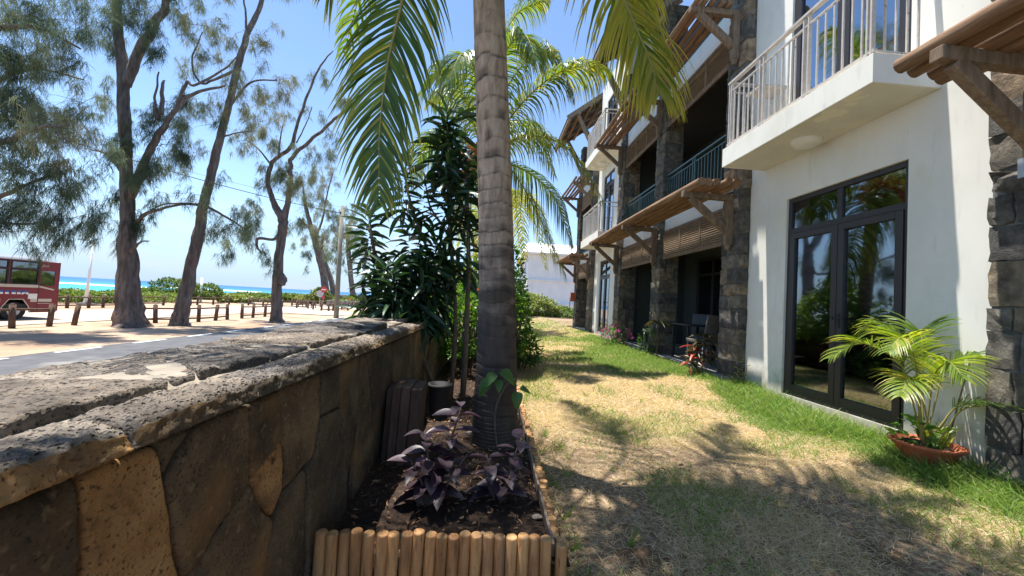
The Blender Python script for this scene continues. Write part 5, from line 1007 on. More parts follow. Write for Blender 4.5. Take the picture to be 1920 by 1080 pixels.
T3_L=[[(-15.29,20.0,-0.96,0.528),(-15.25,20.0,-0.5,0.395),(-15.07,20.0,0.96,0.321),(-14.73,20.0,3.66,0.271),(-14.55,20.0,5.56,0.249),(-14.21,20.0,7.76,0.231),(-13.81,20.0,10.27,0.198),(-13.52,20.0,12.23,0.187),(-13.2,20.0,13.94,0.154),(-12.65,20.0,15.68,0.122),(-12.33,20.0,17.41,0.088),(-12.08,20.0,19.44,0.044)],[(-13.52,20.0,12.23,0.097),(-14.42,19.7,11.42,0.069),(-14.89,19.5,11.13,0.056),(-15.28,19.4,12.11,0.042),(-14.9,19.4,13.62,0.028)],[(-13.76,20.0,10.27,0.083),(-13.07,20.4,11.81,0.056),(-11.97,20.8,12.28,0.042)],[(-13.2,20.0,13.94,0.069),(-13.36,20.0,15.32,0.056),(-13.68,20.0,16.7,0.042)],[(-14.52,20.0,5.16,0.097),(-15.83,20.2,5.2,0.069),(-16.84,20.2,5.04,0.042),(-17.67,20.2,4.31,0.042)],[(-14.38,20.0,5.08,0.083),(-13.51,20.3,4.61,0.056),(-12.68,20.3,4.12,0.028)],[(-14.14,20.0,8.59,0.069),(-13.59,20.3,9.04,0.042),(-12.67,20.5,9.34,0.028)]]
T3_C=[(-15.3,19.25,13.74,1.53,1.25,0.45,0.75),(-14.44,19.75,14.47,1.39,1.11,0.4,0.8),(-14.91,20.25,12.82,1.67,1.25,0.4,0.75),(-16.6,20.75,12.7,1.11,1.39,0.35,0.6),(-13.2,19.5,13.86,1.25,1.25,0.3,0.9),(-12.8,20.0,11.46,1.39,1.25,0.55,0.9),(-11.8,20.5,12.12,0.97,1.25,0.5,0.9),(-13.26,19.25,10.19,1.11,0.97,0.45,0.85),(-14.29,19.75,9.28,1.25,1.11,0.4,0.7),(-15.29,20.25,7.77,1.11,1.11,0.35,0.6),(-13.87,20.75,8.93,1.11,1.11,0.3,0.8),(-13.85,19.5,6.0,0.97,1.39,0.35,0.6),(-13.29,20.0,4.29,1.25,1.25,0.6,0.45),(-14.6,20.5,3.48,0.56,1.25,0.5,0.4),(-12.25,19.25,3.69,0.83,1.39,0.5,0.45),(-13.5,19.75,2.63,0.33,0.56,0.5,0.4),(-12.38,20.25,14.48,0.83,1.11,0.3,0.9),(-14.02,20.75,17.89,2.22,1.39,0.6,0.7),(-15.7,19.5,16.34,1.67,1.11,0.6,0.6),(-16.55,20.0,6.5,0.83,1.11,0.45,0.5),(-15.95,20.5,10.34,0.97,1.39,0.3,0.7),(-11.67,19.25,9.26,0.83,1.11,0.4,0.9)]
T4_L=[[(-13.13,24.7,-0.93,0.496),(-13.17,24.7,-0.44,0.357),(-13.28,24.7,1.88,0.294),(-13.23,24.7,4.23,0.257),(-13.19,24.7,5.41,0.302),(-13.67,24.7,6.22,0.218),(-14.05,24.7,7.03,0.17),(-14.31,24.7,7.86,0.155),(-14.19,24.7,8.89,0.139),(-13.84,24.7,9.42,0.123),(-13.08,24.7,10.16,0.123),(-12.72,24.7,11.91,0.093),(-12.2,24.7,13.85,0.077),(-11.66,24.7,15.46,0.062),(-10.9,24.7,16.58,0.031)],[(-13.13,24.7,5.58,0.24),(-12.94,24.7,7.28,0.172),(-12.87,24.5,8.58,0.154),(-12.78,24.4,9.39,0.137),(-11.77,24.3,10.44,0.12),(-10.52,24.2,11.68,0.103),(-9.57,24.1,12.56,0.103),(-8.28,23.9,13.75,0.051)],[(-14.3,24.7,9.05,0.069),(-15.01,24.7,9.84,0.051),(-15.8,24.7,10.39,0.034)],[(-13.19,24.7,5.07,0.154),(-13.51,24.5,4.24,0.103),(-14.35,24.3,4.19,0.103),(-14.41,24.3,3.69,0.086),(-14.05,24.3,3.19,0.034)],[(-13.78,24.7,9.43,0.086),(-13.76,24.7,10.45,0.051),(-13.67,24.7,11.49,0.034)],[(-12.59,24.4,10.32,0.051),(-12.22,24.7,11.78,0.034),(-11.96,24.7,12.83,0.026)],[(-13.02,24.7,1.46,0.309),(-12.95,24.7,1.84,0.24),(-13.11,24.7,2.16,0.137)]]
T4_C=[(-14.18,23.77,12.17,1.54,1.72,0.4,0.85),(-15.35,24.39,10.36,1.37,1.37,0.35,0.85),(-13.68,25.01,13.89,1.72,1.54,0.3,0.8),(-12.03,25.63,15.1,1.37,1.37,0.25,0.7),(-10.42,24.08,10.96,1.2,1.54,0.35,0.6),(-9.84,24.7,13.36,1.03,1.37,0.5,0.6),(-13.6,25.32,8.45,1.03,1.2,1.6,0.6),(-11.97,23.77,7.74,1.03,1.03,1.3,0.8),(-13.73,24.39,10.16,1.2,1.2,0.6,0.8),(-14.86,25.01,7.57,1.2,1.72,0.4,0.6),(-15.34,25.63,4.93,1.54,1.2,0.8,0.45),(-14.96,24.08,5.65,1.03,1.37,0.4,0.5),(-16.04,24.7,4.38,0.86,1.03,0.4,0.5),(-12.54,25.32,5.41,1.03,1.03,0.5,0.6),(-13.34,23.77,3.11,1.2,0.86,0.5,0.4),(-11.92,24.39,9.63,1.03,1.37,0.4,0.7)]
T5_L=[[(-25.83,63.0,-0.68,0.875),(-26.07,63.0,0.41,0.656),(-26.93,63.0,4.21,0.525),(-28.54,63.0,9.26,0.438),(-29.59,63.0,12.21,0.35),(-30.47,63.0,15.17,0.263),(-30.99,63.0,17.73,0.131)],[(-27.72,63.0,7.16,0.263),(-29.49,63.0,10.92,0.175),(-31.27,63.0,12.52,0.131)],[(-28.54,63.0,9.26,0.219),(-27.54,63.0,12.78,0.175),(-27.2,63.0,16.27,0.131),(-26.42,63.0,20.68,0.087)]]
T5_C=[(-27.19,60.64,10.64,2.62,3.5,0.8,0.8),(-29.49,62.21,15.89,2.8,3.5,0.7,0.85),(-27.83,63.79,18.2,3.06,3.94,0.6,0.85),(-29.71,65.36,23.05,3.06,3.06,0.4,0.9),(-28.86,61.42,6.48,1.93,2.19,0.5,0.5),(-25.81,63.0,12.03,1.93,3.5,0.7,0.8),(-31.86,64.58,10.17,1.93,1.93,0.4,0.7)]
T6_L=[[(-27.81,71.0,-0.76,0.641),(-28.62,71.0,2.76,0.493),(-29.76,71.0,5.59,0.444),(-30.81,71.0,8.43,0.345),(-30.73,71.0,11.35,0.197)]]
T6_C=[(-27.67,68.34,8.29,2.17,3.45,0.9,0.6),(-27.19,70.11,11.43,2.47,3.45,0.8,0.8),(-31.07,71.89,9.51,1.77,1.97,0.7,0.6),(-30.03,73.66,4.81,1.48,1.77,0.5,0.5)]
T7_L=[[(-41.34,120.0,-0.97,1.167),(-42.22,120.0,2.57,0.833),(-43.58,120.0,10.68,0.75),(-44.51,120.0,17.2,0.583),(-45.17,120.0,22.1,0.333)],[(-43.31,120.0,9.05,0.417),(-41.41,120.0,14.1,0.333),(-38.32,120.0,15.95,0.167)]]
T7_C=[(-42.71,115.5,21.37,4.67,6.67,0.7,0.8),(-41.12,118.5,17.18,4.67,5.83,0.7,0.7),(-45.74,121.5,10.7,3.0,4.17,0.6,0.5),(-41.07,124.5,11.29,3.0,5.0,0.5,0.6),(-41.46,117.0,24.98,4.0,5.0,0.5,0.8)]
casuarina('huge dark casuarina whose dense drooping crown hangs over the bus at the left', T1_L, T1_C, .62)
casuarina('tall upright forked casuarina with the thickest flared trunk', T2_L, T2_C, .62)
casuarina('casuarina with a long bare trunk leaning to the right', T3_L, T3_C, .62)
casuarina('crooked casuarina with a knot on its trunk beside the road', T4_L, T4_C, .62)
casuarina('far casuarina leaning left behind the utility pole', T5_L, T5_C, 1.05)
casuarina('slim far casuarina just right of the leaning far one', T6_L, T6_C, 1.1)
casuarina('most distant casuarina seen right of the utility pole', T7_L, T7_C, 1.5)

# ------------------------------------------------------------------ beach shrubs
BS = [(-33.9, 33, 4.0, 1.7, .5), (-33.5, 35.5, 3, 1.4, .5), (-34.2, 41, 5.2, 1.6, .6), (-35.0, 45, 4.2, 3.3, .25), (-32.6, 46, 3.4, 2.9, .3), (-44.4, 52, 4, 1.8, .5), (-31.9, 50, 3.4, 1.6, .75), (-34.4, 58, 6, 2.0, .55), (-32.5, 62, 5, 2.0, .5), (-31.1, 64, 5, 2.1, .6), (-28.2, 63, 5, 2.2, .85), (-25.7, 60, 2.4, 3.2, .75), (-27.4, 68, 6, 2.1, .7), (-27.8, 77, 7, 2.3, .6), (-27.6, 88, 8, 2.5, .6), (-37.9, 56, 4, 1.5, .5), (-41.2, 46, 4, 1.5, .5), (-44.4, 60, 6, 2.0, .5)]
LB = ['bright yellow green bush beside the bus front', 'low bush at the foot of the leaning lamp pole', 'grey green spreading bush left of the leaning trunk', 'dark green small tree left of the white post', 'leafy green small tree right of the leaning trunk', 'far low bush by the water behind the big trunk', 'yellowish bush left of the picnic table', 'low bush behind the dark picnic table', 'green bush just left of the crooked trunk', 'olive bush just behind the crooked trunk', 'lime green bush right of the crooked trunk', 'pointed yellow green bush rising above the hedge', 'green bush left of the no entry sign', 'bush behind the far leaning casuarina', 'farthest bush behind the red car', 'low bush at the shore left of the table', 'pale bush near the shore behind the green tree', 'small bush right beside the sea']
for (x, y, w_, h, ti), lb in zip(BS, LB):
    h *= .74 if h > 2.5 else .6
    y_ = min(2.4, w_*.5); bush('beach_shrub', lb, 'shrub', (x, y, -.95+h*.5), (w_*.55, y_, h*.55), int(700+260*w_*h), .26 if y < 50 else .36, 'beach', ti, stems=4 if h > 2.8 else 0, group=None, aspect=.5)
b = Big(); n = 11000; y = rng.uniform(30, 170, n); x = cx(y)-1+rng.uniform(-3, 3.5, n)+5*(y > 70)*sst(70, 120, y); h = .32+.6*vn(x, y, .25)
P = np.stack([x, y, -1.15+h*rng.random(n)**.6], 1); b.scatter(LEAF_V, LEAF_F, basis(rdir(n, -.3, 1), rdir(n), .5, .3), P, .5+rng.uniform(-.3, .3, n)); tag(b.build('shore_scrub', M['beach']), kind='stuff', label='band of low green scrub along the shore', cat='scrub')

# ------------------------------------------------------------------ post and rail fences
def post_mesh():
    q = MB(); n = 10; r = .095; q.tube([(0, 0, -.1), (0, 0, .4), (0, 0, .91)], [r, r*.98, r*.95], n, wob=.1); q.tube([(0, 0, .911), (0, 0, .945)], [r*.9, r*.5], n); me = q.mesh('post'); me.materials.append(M['fence']); return me
PM = post_mesh()
def rail_fence(label, pts, rails=((0, 1, .74), (0, 1, .2)), gaps=(), group='wooden post and rail fences of the car park', z=-.9):
    t = thing('post_and_rail_fence', label, 'fence', (pts[0][0], pts[0][1], z), group=group)
    for p in pts: link('post', PM, None, t, loc=(p[0], p[1], z), rot=(random.uniform(-.07, .07), random.uniform(-.07, .07), random.uniform(0, 6)))
    for i, (a, b_) in enumerate(zip(pts[:-1], pts[1:])):
        if i in gaps: continue
        for _, _, h in rails: MB().tube([(a[0], a[1], z+h+random.uniform(-.02, .02)), (b_[0], b_[1], z+h+random.uniform(-.02, .02))], .045, 8).build('rail', M['fence'], t)
    return t
rail_fence('near fence in front of the bus wheel', [(-18.55, 14.8), (-18.33, 15.95), (-18.16, 17.05)], rails=((0, 1, .72),))
t = thing('wooden_post', 'single wooden post without rails left of the thick trunk', 'post', (-18.0, 17.85, -.9)); link('post', PM, None, t, loc=(-18.0, 17.85, -.9), rot=(0, .09, 1))
rail_fence('fence passing behind the thick trunk and the leaning trunk', [(-17.6, 19.6), (-16.9, 20.6), (-16.26, 21.2), (-16.1, 22.4), (-16.15, 23.8), (-16.2, 24.9)])
rail_fence('short fence left of the crooked tree with a low rail', [(-16.2, 26.3), (-16.15, 27.4), (-16.2, 28.9), (-16.2, 30.4)])
rail_fence('fence beyond the bus front along the shore bushes', [(-28.1, 26.0), (-27.97, 27.2), (-27.8, 28.4), (-27.8, 29.4), (-27.7, 30.5)])
rail_fence('fence in front of the grey green shore bush', [(-29.2, 33.8), (-29, 36), (-29, 38), (-29, 40), (-29, 42.2), (-28.9, 44.5)], gaps=(1,))
rail_fence('fence beside the dark picnic table', [(-26.76, 44.4), (-25.3, 44.6), (-23.7, 44.8)])
rail_fence('fence enclosure right of the crooked tree', [(-22.72, 43.6), (-21.3, 43.9), (-20.2, 44.2), (-19.2, 43.2)], gaps=(2,))
rail_fence('rear fence of the enclosure by the second picnic table', [(-24.6, 49.5), (-23.0, 49.8), (-21.4, 50.2), (-19.8, 50.6)])
rail_fence('low fence left of the utility pole', [(-17.48, 41.2), (-16.6, 40.9), (-16.84, 42.6), (-16.2, 45.2)])
rail_fence('farthest fence running towards the red car', [(-17.4, 46.5), (-17.6, 49), (-18.0, 51.5), (-18.3, 54)])
# picnic tables
def picnic(label, x, y, rz, L=2.2):
    t = thing('picnic_table', label, 'table', (x, y, -.9), rz=rz, local=True)
    for i in range(5): MB().box((-L/2, -.37+i*.15, .74), (L/2, -.24+i*.15, .79)).build('table_board', M['fence'], t)
    for s_ in (-1, 1):
        for i in (0, 1): MB().box((-L/2, s_*.72-.07+i*.0+(.07 if i else -.07), .43), (L/2, s_*.72-.0+(.07 if i else -.07)+.05, .475)).build('bench_board', M['fence'], t)
        q = MB(); x_ = s_*L*.36; q.bar((x_, -.8, 0), (x_, -.25, .74), .09, .05); q.bar((x_, .8, 0), (x_, .25, .74), .09, .05); q.bar((x_, -.85, .40), (x_, .85, .40), .09, .06); q.build('leg_frame', M['fence'], t)
    return t
picnic('dark picnic table on a pale slab left of the crooked tree', -28.3, 49.4, .25, 2.6); picnic('second picnic table inside the fence right of the crooked tree', -21.6, 47, .1, 2.0)
MB().box((-30.5, 48.2, -.92), (-26.4, 50.8, -.84)).build('table_slab', M['concrete'], kind='structure', label='pale concrete slab under the dark picnic table')
q = MB(); t = thing('low_stone_wall', 'long low stone wall in front of the far casuarinas', 'wall', (-20, 55, -.9))
for i in range(16): MB().box((-22.6+i*.52, 54.8+i*.28, -.95), (-22.12+i*.52, 55.2+i*.28, -.9+.85+.08*math.sin(i*2.1))).build('wall_block', M['concrete'], t, bevel=.04)

# lamp pole, posts, utility pole, wires, sign
t = thing('street_lamp', 'leaning white street lamp on a concrete foot behind the fence', 'lamp post', (-30.5, 31, -.9))
MB().box((-30.95, 30.7, -.95), (-30.05, 31.3, -.72)).build('foot', M['concrete'], t)
MB().tube([(-30.6, 31, -.75), (-30.52, 31, 1.2), (-30.42, 31, 4.0)], [.11, .085, .06], 12).build('pole', M['white'], t)
MB().tube([(-30.42, 31, 3.95), (-30.7, 31, 4.15), (-31.1, 31, 4.12)], .03, 8).build('arm', M['white'], t); MB().box((-31.5, 30.9, 4.03), (-31.0, 31.1, 4.13)).build('lamp_head', M['steel'], t)
t = thing('white_post', 'short white post in front of the green beach tree', 'post', (-33, 46, -.9)); q = MB(); q.tube([(-32.3, 45.0, -.9), (-32.35, 45.0, 1.9)], .11, 10); q.build('post_shaft', M['white'], t)
t = thing('utility_pole', 'grey wooden utility pole at the road edge carrying two cables', 'pole', (-11.74, 30.4, -.9))
MB().tube([(-11.74, 30.4, -.95), (-11.8, 30.4, 3), (-11.86, 30.4, 7.9)], [.19, .165, .13], 14, wob=.05).build('shaft', M['pole_grey'], t)
MB().tube([(-11.98, 30.3, 7.3), (-11.86, 30.3, 7.35)], .09, 8).build('clamp', M['black'], t)
t = thing('thin_grey_pole', 'thin pole standing behind the utility pole', 'pole', (-14.5, 45, -.9)); MB().tube([(-14.5, 45, -.9), (-14.45, 45, 6)], [.09, .06], 8).build('shaft', M['pole_grey'], t)
def cable(name, label, a, b_, sag, r):
    P = [tuple(np.array(a)+(np.array(b_)-np.array(a))*t_+np.array([0, 0, -4*sag*t_*(1-t_)])) for t_ in np.linspace(0, 1, 30)]; q = MB(); q.tube(P, r, 5); return tag(q.build(name, M['black'], org=(0, 0, 0)), label, 'cable')
cable('overhead_cable', 'thick black cable crossing the sky from the left edge to the utility pole', (-28, 8.5, 9.6), (-11.86, 30.4, 7.3), .9, .022)
cable('overhead_cable', 'thin wire running above the thick cable to the utility pole', (-40, 14, 11.5), (-11.86, 30.4, 7.75), .5, .009)
cable('overhead_cable', 'short wire from the utility pole towards the far trees', (-11.86, 30.4, 7.75), (-14.45, 80, 8.3), .6, .012)
t = thing('no_entry_sign', 'round red no entry sign with a white bar on a grey post', 'road sign', (-19.4, 46, -.9))
MB().tube([(-19.4, 46, -.9), (-19.35, 46, 1.7)], .035, 8).build('sign_post', M['steel'], t); MB().tube([(-19.36, 45.93, 1.35), (-19.36, 45.95, 1.35)], .36, 24, smooth=False).build('sign_disc', M['signred'], t)
MB().box((-19.6, 45.9, 1.29), (-19.12, 45.928, 1.41)).build('white_bar', M['white'], t); MB().prism([(-19.58, .30), (-19.14, .30), (-19.36, .86)][::-1], 'y', 45.92, 45.95).build('lower_plate', M['signred'], t)
t = thing('round_grey_sign', 'round pale grey sign back beside the no entry sign', 'road sign', (-20.0, 46.5, -.9)); MB().tube([(-20.0, 46.5, -.9), (-19.95, 46.5, 1.2)], .035, 8).build('sign_post', M['steel'], t); MB().tube([(-19.96, 46.43, .85), (-19.96, 46.45, .85)], .42, 24, smooth=False).build('sign_disc', M['steel'], t)

# ------------------------------------------------------------------ bus (built along its own axis, then turned)
BUS = thing('bus', 'old dark red bus with cream stripes parked behind the near fence', 'bus', (-21.2, 18.5, -.9), rz=math.atan2(.985, .17), local=True)
XF, XB, BW, RZ = 1.42, -8.6, 2.4, 2.87
def sidewall(y0, y1, holes, xs_, zs_):
    q = MB()
    for a, b_ in zip(xs_[:-1], xs_[1:]):
        for c, d in zip(zs_[:-1], zs_[1:]):
            u, v = (a+b_)/2, (c+d)/2
            if any(h[0] < u < h[1] and h[2] < v < h[3] for h in holes): continue
            q.box((a, y0, c), (b_, y1, d))
    return q
win = [(-.25-1.02*k-.0*k, .66-1.02*k, 1.66, 2.30) for k in range(9)]
win = [(-.25-1.0*k, .66-1.0*k, 1.66, 2.30) for k in range(8)]; wtop = [(a, b_, 2.36, 2.67) for a, b_, _, _ in win]
holes = win+wtop+[(.76, 1.27, 1.62, 2.30)]
xs_ = sorted(set([XB, XF, .76, 1.27]+[v for h in win for v in h[:2]])); zs_ = [1.5, 1.62, 1.66, 2.30, 2.36, 2.67, 2.74]
for y0, y1 in ((0, .05), (BW-.05, BW)):
    sidewall(y0, y1, holes, xs_, zs_).build('side_panel', M['red'], BUS)
    q = MB(); q.prism([(XB, .35), (-.50, .35), (-.44, .62), (-.24, .96), (.22, .96), (.42, .62), (.48, .35), (XF, .35), (XF, 1.5), (XB, 1.5)], 'y', y0, y1); q.build('lower_panel', M['red'], BUS)
q = MB()
for h in win+wtop: 
    a, b_, c, d = h; q.box((a-.02, -.012, c-.02), (b_+.02, .0, c+.025)); q.box((a-.02, -.012, d-.025), (b_+.02, .0, d+.02)); q.box((a-.02, -.012, c+.025), (a+.03, 0, d-.025)); q.box((b_-.03, -.012, c+.025), (b_+.02, 0, d-.025))
q.build('window_frame', M['black'], BUS)
for h in win+wtop+[(.76, 1.27, 1.62, 2.30)]:
    for yy in (.02, BW-.03): MB().box((h[0], yy, h[2]), (h[1], yy+.006, h[3])).build('window_pane', M['glass'], BUS)
q = MB(); q.box((XB, -.008, 1.50), (.70, -.001, 1.63)); q.box((XB, -.008, .84), (-.50, -.001, .98)); q.box((.47, -.008, .84), (.70, -.001, .98)); q.box((.74, -.008, .85), (1.22, -.001, .99)); q.bar((.74, -.006, 1.56), (1.27, -.006, 1.42), .012, .07, upv=(0, 0, 1)); q.box((.72, -.008, .76), (1.2, -.001, .785))
for (a, b_) in (((-.50, .35), (-.44, .62)), ((-.44, .62), (-.24, .96)), ((-.24, .96), (.22, .96)), ((.22, .96), (.42, .62)), ((.42, .62), (.48, .35))): q.bar((a[0], -.01, a[1]), (b_[0], -.01, b_[1]), .03, .035, upv=(0, 1, 0))
q.build('cream_stripe', M['cream'], BUS)
MB().box((.705, -.005, .4), (.725, .0, 2.7)).build('door_seam', M['black'], BUS)
n = 9; sec = [(0, 2.74), (0.02, 2.80), (.12, 2.86), (.5, 2.93), (1.2, 2.95), (1.9, 2.93), (2.28, 2.86), (2.38, 2.80), (2.4, 2.74)]; V = []
xsr = [XB, XB+.3, .9, 1.25, XF+.02]; dz = [-.12, 0, 0, -.03, -.10]
for x_, d in zip(xsr, dz): V += [(x_, y_, z_+d*(z_ > 2.75)) for y_, z_ in sec]
q = MB(); q.add(V, [(i*n+j, i*n+j+1, (i+1)*n+j+1, (i+1)*n+j)[::-1] for i in range(4) for j in range(n-1)]+[tuple(4*n+j for j in range(n))], True); q.build('roof', M['busroof'], BUS)
q = MB(); q.box((XF, .0, .4), (XF+.06, BW, 1.45)); q.box((XF, 0, 1.45), (XF+.04, .14, 2.75)); q.box((XF, BW-.14, 1.45), (XF+.04, BW, 2.75)); q.box((XF, .14, 2.5), (XF+.05, BW-.14, 2.75)); MB().box((XB-.05, 0, .4), (XB, BW, 2.75)).build('end_panel', M['red'], BUS, bevel=.02); q.build('end_panel', M['red'], BUS, bevel=.02)
MB().box((XF+.0, .14, 1.45), (XF+.012, BW-.14, 2.5)).build('windscreen', M['glass'], BUS); MB().box((XB, .05, .5), (XF, BW-.05, .75)).build('floor_pan', M['black'], BUS)
for xc in (0, -5.6):
    for yc in (.18, BW-.18-.28):
        q = MB(); q.tube([(xc, yc-.1, .42), (xc, yc, .42), (xc, yc+.22, .42)], [.40, .43, .43], 28); w_ = q.build('wheel', M['black'], BUS)
        q = MB(); q.tube([(xc, yc-.115, .42), (xc, yc-.095, .42)], [.20, .24], 20); q.tube([(xc, yc-.17, .42), (xc, yc-.116, .42)], [.07, .09], 12); q.build('rim', M['steel'], w_)
for k in range(9):
    for yy in (.45, 1.5):
        x_ = -.25-.85*k; q = MB(); q.box((x_, yy, .9), (x_+.42, yy+.75, 1.3)); q.box((x_-.06, yy, 1.3), (x_+.06, yy+.75, 2.05)); q.build('bench_seat' if k else 'driver_seat', M['seat'], BUS, bevel=.05)
q = MB(); V = []
q.tube([(.62+.22*math.cos(a), .65+.22*math.sin(a), 1.78+.10*math.cos(a)) for a in np.linspace(0, 2*math.pi, 25)], .016, 6, cap=False); q.bar((.62, .65, 1.78), (.85, .65, 1.2), .04); q.bar((.42, .65, 1.69), (.82, .65, 1.87), .03); q.build('steering_wheel', M['black'], BUS)
MB().box((.38, -.012, .98), (.69, -.002, 1.22)).build('notice_plate', M['white'], BUS)
def glyph(q, x, w_, top, z0, z1, kind):
    if kind == 'n': q.box((x, -.012, z0), (x+w_*.36, -.003, z1)); q.box((x+w_*.64, -.012, z0), (x+w_, -.003, z1)); q.box((x+w_*.36, -.0121, z1-(z1-z0)*.3), (x+w_*.64, -.0031, z1))
qb, qw = MB(), MB()
for x_, w_ in ((-1.42, .13), (-1.22, .13), (-1.0, .13), (-.80, .13), (-.56, .13), (-.38, .13), (-.17, .14), (.0, .13)):
    for q, z0, z1 in ((qb, 1.27, 1.36), (qw, 1.19, 1.268)):
        q.add([(x_, -.006, z0), (x_+w_, -.006, z0), (x_+w_*.93, -.006, z1), (x_+w_*.07, -.006, z1)], [(0, 1, 2, 3)])
qb.add([(.16, -.006, 1.27), (.38, -.006, 1.27), (.36, -.006, 1.35), (.19, -.006, 1.35)], [(0, 1, 2, 3)]); qw.add([(.15, -.006, 1.18), (.21, -.006, 1.18), (.24, -.006, 1.225), (.30, -.006, 1.225), (.33, -.006, 1.18), (.38, -.006, 1.18), (.38, -.006, 1.268), (.17, -.006, 1.268)], [(0, 1, 2, 3, 4, 5, 6, 7)])
qb.build('side_lettering_blue', M['blue'], BUS); qw.build('side_lettering_white', M['white'], BUS)
cu = bpy.data.curves.new('script', 'FONT'); cu.body = 'Jicca'; cu.size = .15; cu.shear = .35; cu.extrude = .002; cu.space_character = .92; ob = bpy.data.objects.new('script', cu); COL.objects.link(ob)
me = bpy.data.meshes.new_from_object(ob.evaluated_get(bpy.context.evaluated_depsgraph_get())); bpy.data.objects.remove(ob)
me.materials.clear(); me.materials.append(M['cream']); o = link('script_emblem', me, None, BUS); o.location = (.77, -.006, 2.50); o.rotation_euler = (R(90), 0, 0)

# red car far away
CAR = thing('car', 'red hatchback parked far off behind the utility pole', 'car', (-28.2, 76, -.9), rz=-.25, local=True)
def car_section(x, zb, zt_, wb, wt): return [(x, -wb, zb), (x, wb, zb), (x, wb, zb+(zt_-zb)*.6), (x, wt, zt_), (x, -wt, zt_), (x, -wb, zb+(zt_-zb)*.6)]
S = [(-2.0, .35, .7, .7, .6), (-1.9, .25, .95, .82, .75), (-1.2, .2, 1.0, .85, .8), (0, .2, .98, .86, .8), (1.2, .2, .92, .85, .78), (1.9, .25, .8, .8, .7), (2.05, .35, .65, .7, .6)]
V = [p for s in S for p in car_section(*s)]; q = MB(); q.add(V, [(i*6+j, i*6+(j+1) % 6, (i+1)*6+(j+1) % 6, (i+1)*6+j) for i in range(6) for j in range(6)]+[tuple(range(6))[::-1], tuple(36+j for j in range(6))]); q.build('body', M['carred'], CAR, bevel=.04)
S = [(-1.85, .94, 1.0, .78, .76), (-1.35, .94, 1.42, .78, .62), (.35, .94, 1.45, .78, .62), (1.15, .9, .95, .78, .74)]; V = [p for s in S for p in car_section(*s)]; q = MB(); q.add(V, [(i*6+j, i*6+(j+1) % 6, (i+1)*6+(j+1) % 6, (i+1)*6+j) for i in range(3) for j in range(6)]+[tuple(range(6))[::-1], tuple(18+j for j in range(6))]); q.build('cabin_glass', M['frame'], CAR)
MB().box((-1.3, -.6, 1.43), (.3, .6, 1.475)).build('roof', M['carred'], CAR, bevel=.02)
for x_ in (-1.25, 1.25):
    for s in (-.84, .70): MB().tube([(x_, s, .3), (x_, s+.16, .3)], .31, 18).build('wheel', M['black'], CAR)

# ------------------------------------------------------------------ neighbouring house
H = thing('neighbour_house', 'plain white two storey house beyond the pale green hedge', 'house', (6, 36, 0))
q = MB(); cells(q, 3.4, 3.6, [36.01, 38, 39, 46], [-.5, 3.25, 4.2, 5.3, 5.75], [(38, 39, 4.2, 5.3)]); q.box((3.4, 35.85, -.5), (9.6, 36.0, 5.75)); q.build('wall', M['housewall'], H)
MB().box((3.25, 35.7, 3.28), (9.7, 35.849, 3.40)).build('ledge', M['housewall'], H); MB().box((2.6, 35.5, -.4), (9.6, 35.848, 1.15)).build('wall', M['housewall'], H); MB().box((2.5, 35.45, 1.151), (9.6, 35.849, 1.24)).build('wall_coping', M['housewall'], H)
q = MB(); q.add([(2.9, 35.3, 5.76), (10, 35.3, 5.76), (10, 47, 5.76), (2.9, 47, 5.76), (2.9, 35.3, 5.9), (10, 35.3, 5.9), (9.2, 41, 7.6), (3.7, 41, 7.6), (2.9, 47, 5.9), (10, 47, 5.9)], [(0, 3, 2, 1), (0, 1, 5, 4), (4, 5, 6, 7), (7, 6, 9, 8), (4, 7, 8), (0, 4, 8, 3), (1, 2, 9, 5), (5, 9, 6), (2, 3, 8, 9)]); q.build('roof', M['housewall'], H)
MB().box((3.58, 38, 4.2), (3.66, 39, 5.3)).build('window', M['frame'], H)
t = thing('air_conditioner', 'white air conditioner unit at the foot of the neighbouring house', 'air conditioner', (6.4, 35.2, .3)); MB().box((6.0, 35.1, .3), (6.85, 35.45, .95)).build('casing', M['housewall'], t, bevel=.02); MB().tube([(6.3, 35.07, .62), (6.3, 35.098, .62)], .23, 20).build('fan_grille', M['black'], t)
t = thing('thin_fence_post', 'thin dark metal post in front of the neighbouring house', 'post', (6.3, 30, 0)); MB().tube([(6.3, 30, 0), (6.3, 30, 1.75)], .03, 6).build('shaft', M['black'], t)
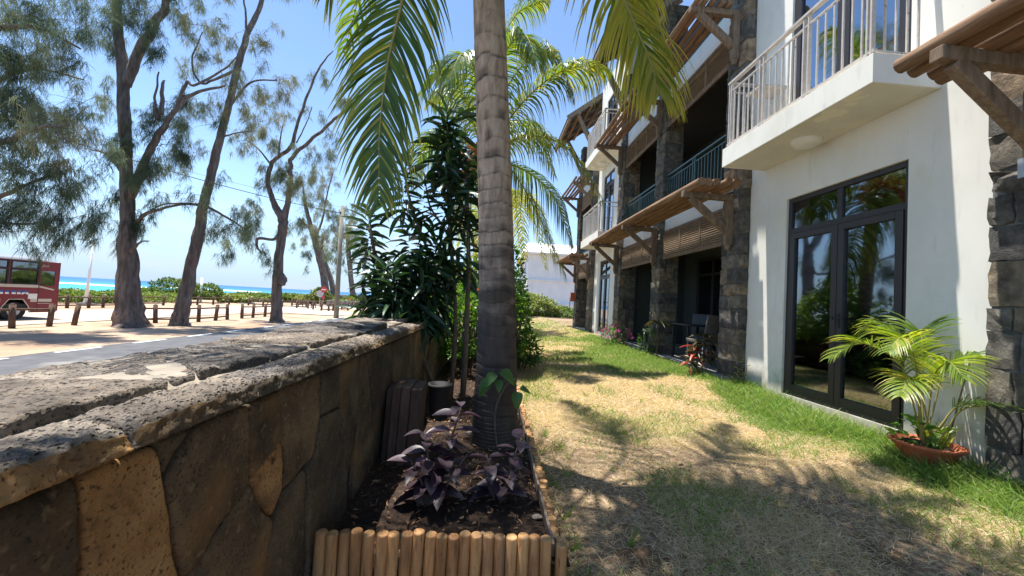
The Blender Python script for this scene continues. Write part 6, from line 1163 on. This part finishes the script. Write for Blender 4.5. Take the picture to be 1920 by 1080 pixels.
# weathered gate pillar and board fence behind the shrubs
t = thing('gate_pillar', 'stone gate pillar with a layered slate cap behind the dracaena', 'pillar', (-.85, 7.2, 0)); MB().box((-1.15, 6.95, -.9), (-.65, 7.45, 1.55)).build('shaft', M['stone'], t, bevel=.02)
for i in range(3): MB().box((-1.28+.04*i, 6.85+.04*i, 1.552+.055*i), (-.50-.04*i, 7.55-.04*i, 1.60+.055*i)).build('cap_slate', M['capstone'], t, bevel=.008)
t = thing('board_fence', 'old upright board fence behind the flowering shrubs', 'fence', (-.7, 10.6, 0))
for i in range(15): MB().box((-1.6+i*.13, 12.3, 0), (-1.49+i*.13, 12.33, 1.65+.03*math.sin(i*3))).build('board', M['wood'], t)

# ------------------------------------------------------------------ terrace furniture
def chair(label, x, y, rz, cush='seat'):
    t = thing('terrace_chair', label, 'chair', (x, y, .2), rz=rz, local=True, group=None)
    q = MB(); q.add([(-.23, -.25, .44), (.23, -.25, .44), (.24, .22, .42), (-.24, .22, .42), (-.23, -.25, .50), (.23, -.25, .50), (.24, .22, .49), (-.24, .22, .49)], [(0, 3, 2, 1), (4, 5, 6, 7), (0, 1, 5, 4), (1, 2, 6, 5), (2, 3, 7, 6), (3, 0, 4, 7)]); q.build('seat', M[cush], t, bevel=.015)
    q = MB(); q.add([(-.23, -.28, .42), (.23, -.28, .42), (.21, -.36, .95), (-.21, -.36, .95), (-.23, -.24, .42), (.23, -.24, .42), (.21, -.325, .95), (-.21, -.325, .95)], [(0, 1, 2, 3), (4, 7, 6, 5), (0, 4, 5, 1), (1, 5, 6, 2), (2, 6, 7, 3), (3, 7, 4, 0)]); q.build('backrest', M[cush], t, bevel=.012)
    for a in (-.21, .21):
        for b_ in (-.24, .2): MB().tube([(a, b_, 0), (a*.97, b_*.97, .43)], .014, 8).build('leg', M['steel'], t)
    return t
M['wicker'] = surf('brown_mesh_fabric', [(.3, (.10, .085, .072)), (.7, (.175, .15, .13))], scale=30, rough=.8, bump=.3)
chair('brown backed chair standing just inside the nearest terrace opening', 4.05, 7.0, .12, 'wicker'); chair('pale chair deep between the farther stone pillars', 4.25, 9.6, 2.4, 'cream'); chair('dark chair beyond the terrace table', 4.7, 8.1, 2.8)
t = thing('terrace_table', 'low dark table left of the brown backed chair', 'table', (4.25, 7.9, .2)); MB().box((3.98, 7.5, .9), (4.6, 8.2, .93)).build('tabletop', M['black'], t, bevel=.01)
for a in (4.02, 4.55):
    for b_ in (7.55, 8.15): MB().box((a-.02, b_-.02, .2), (a+.02, b_+.02, .899)).build('leg', M['black'], t)
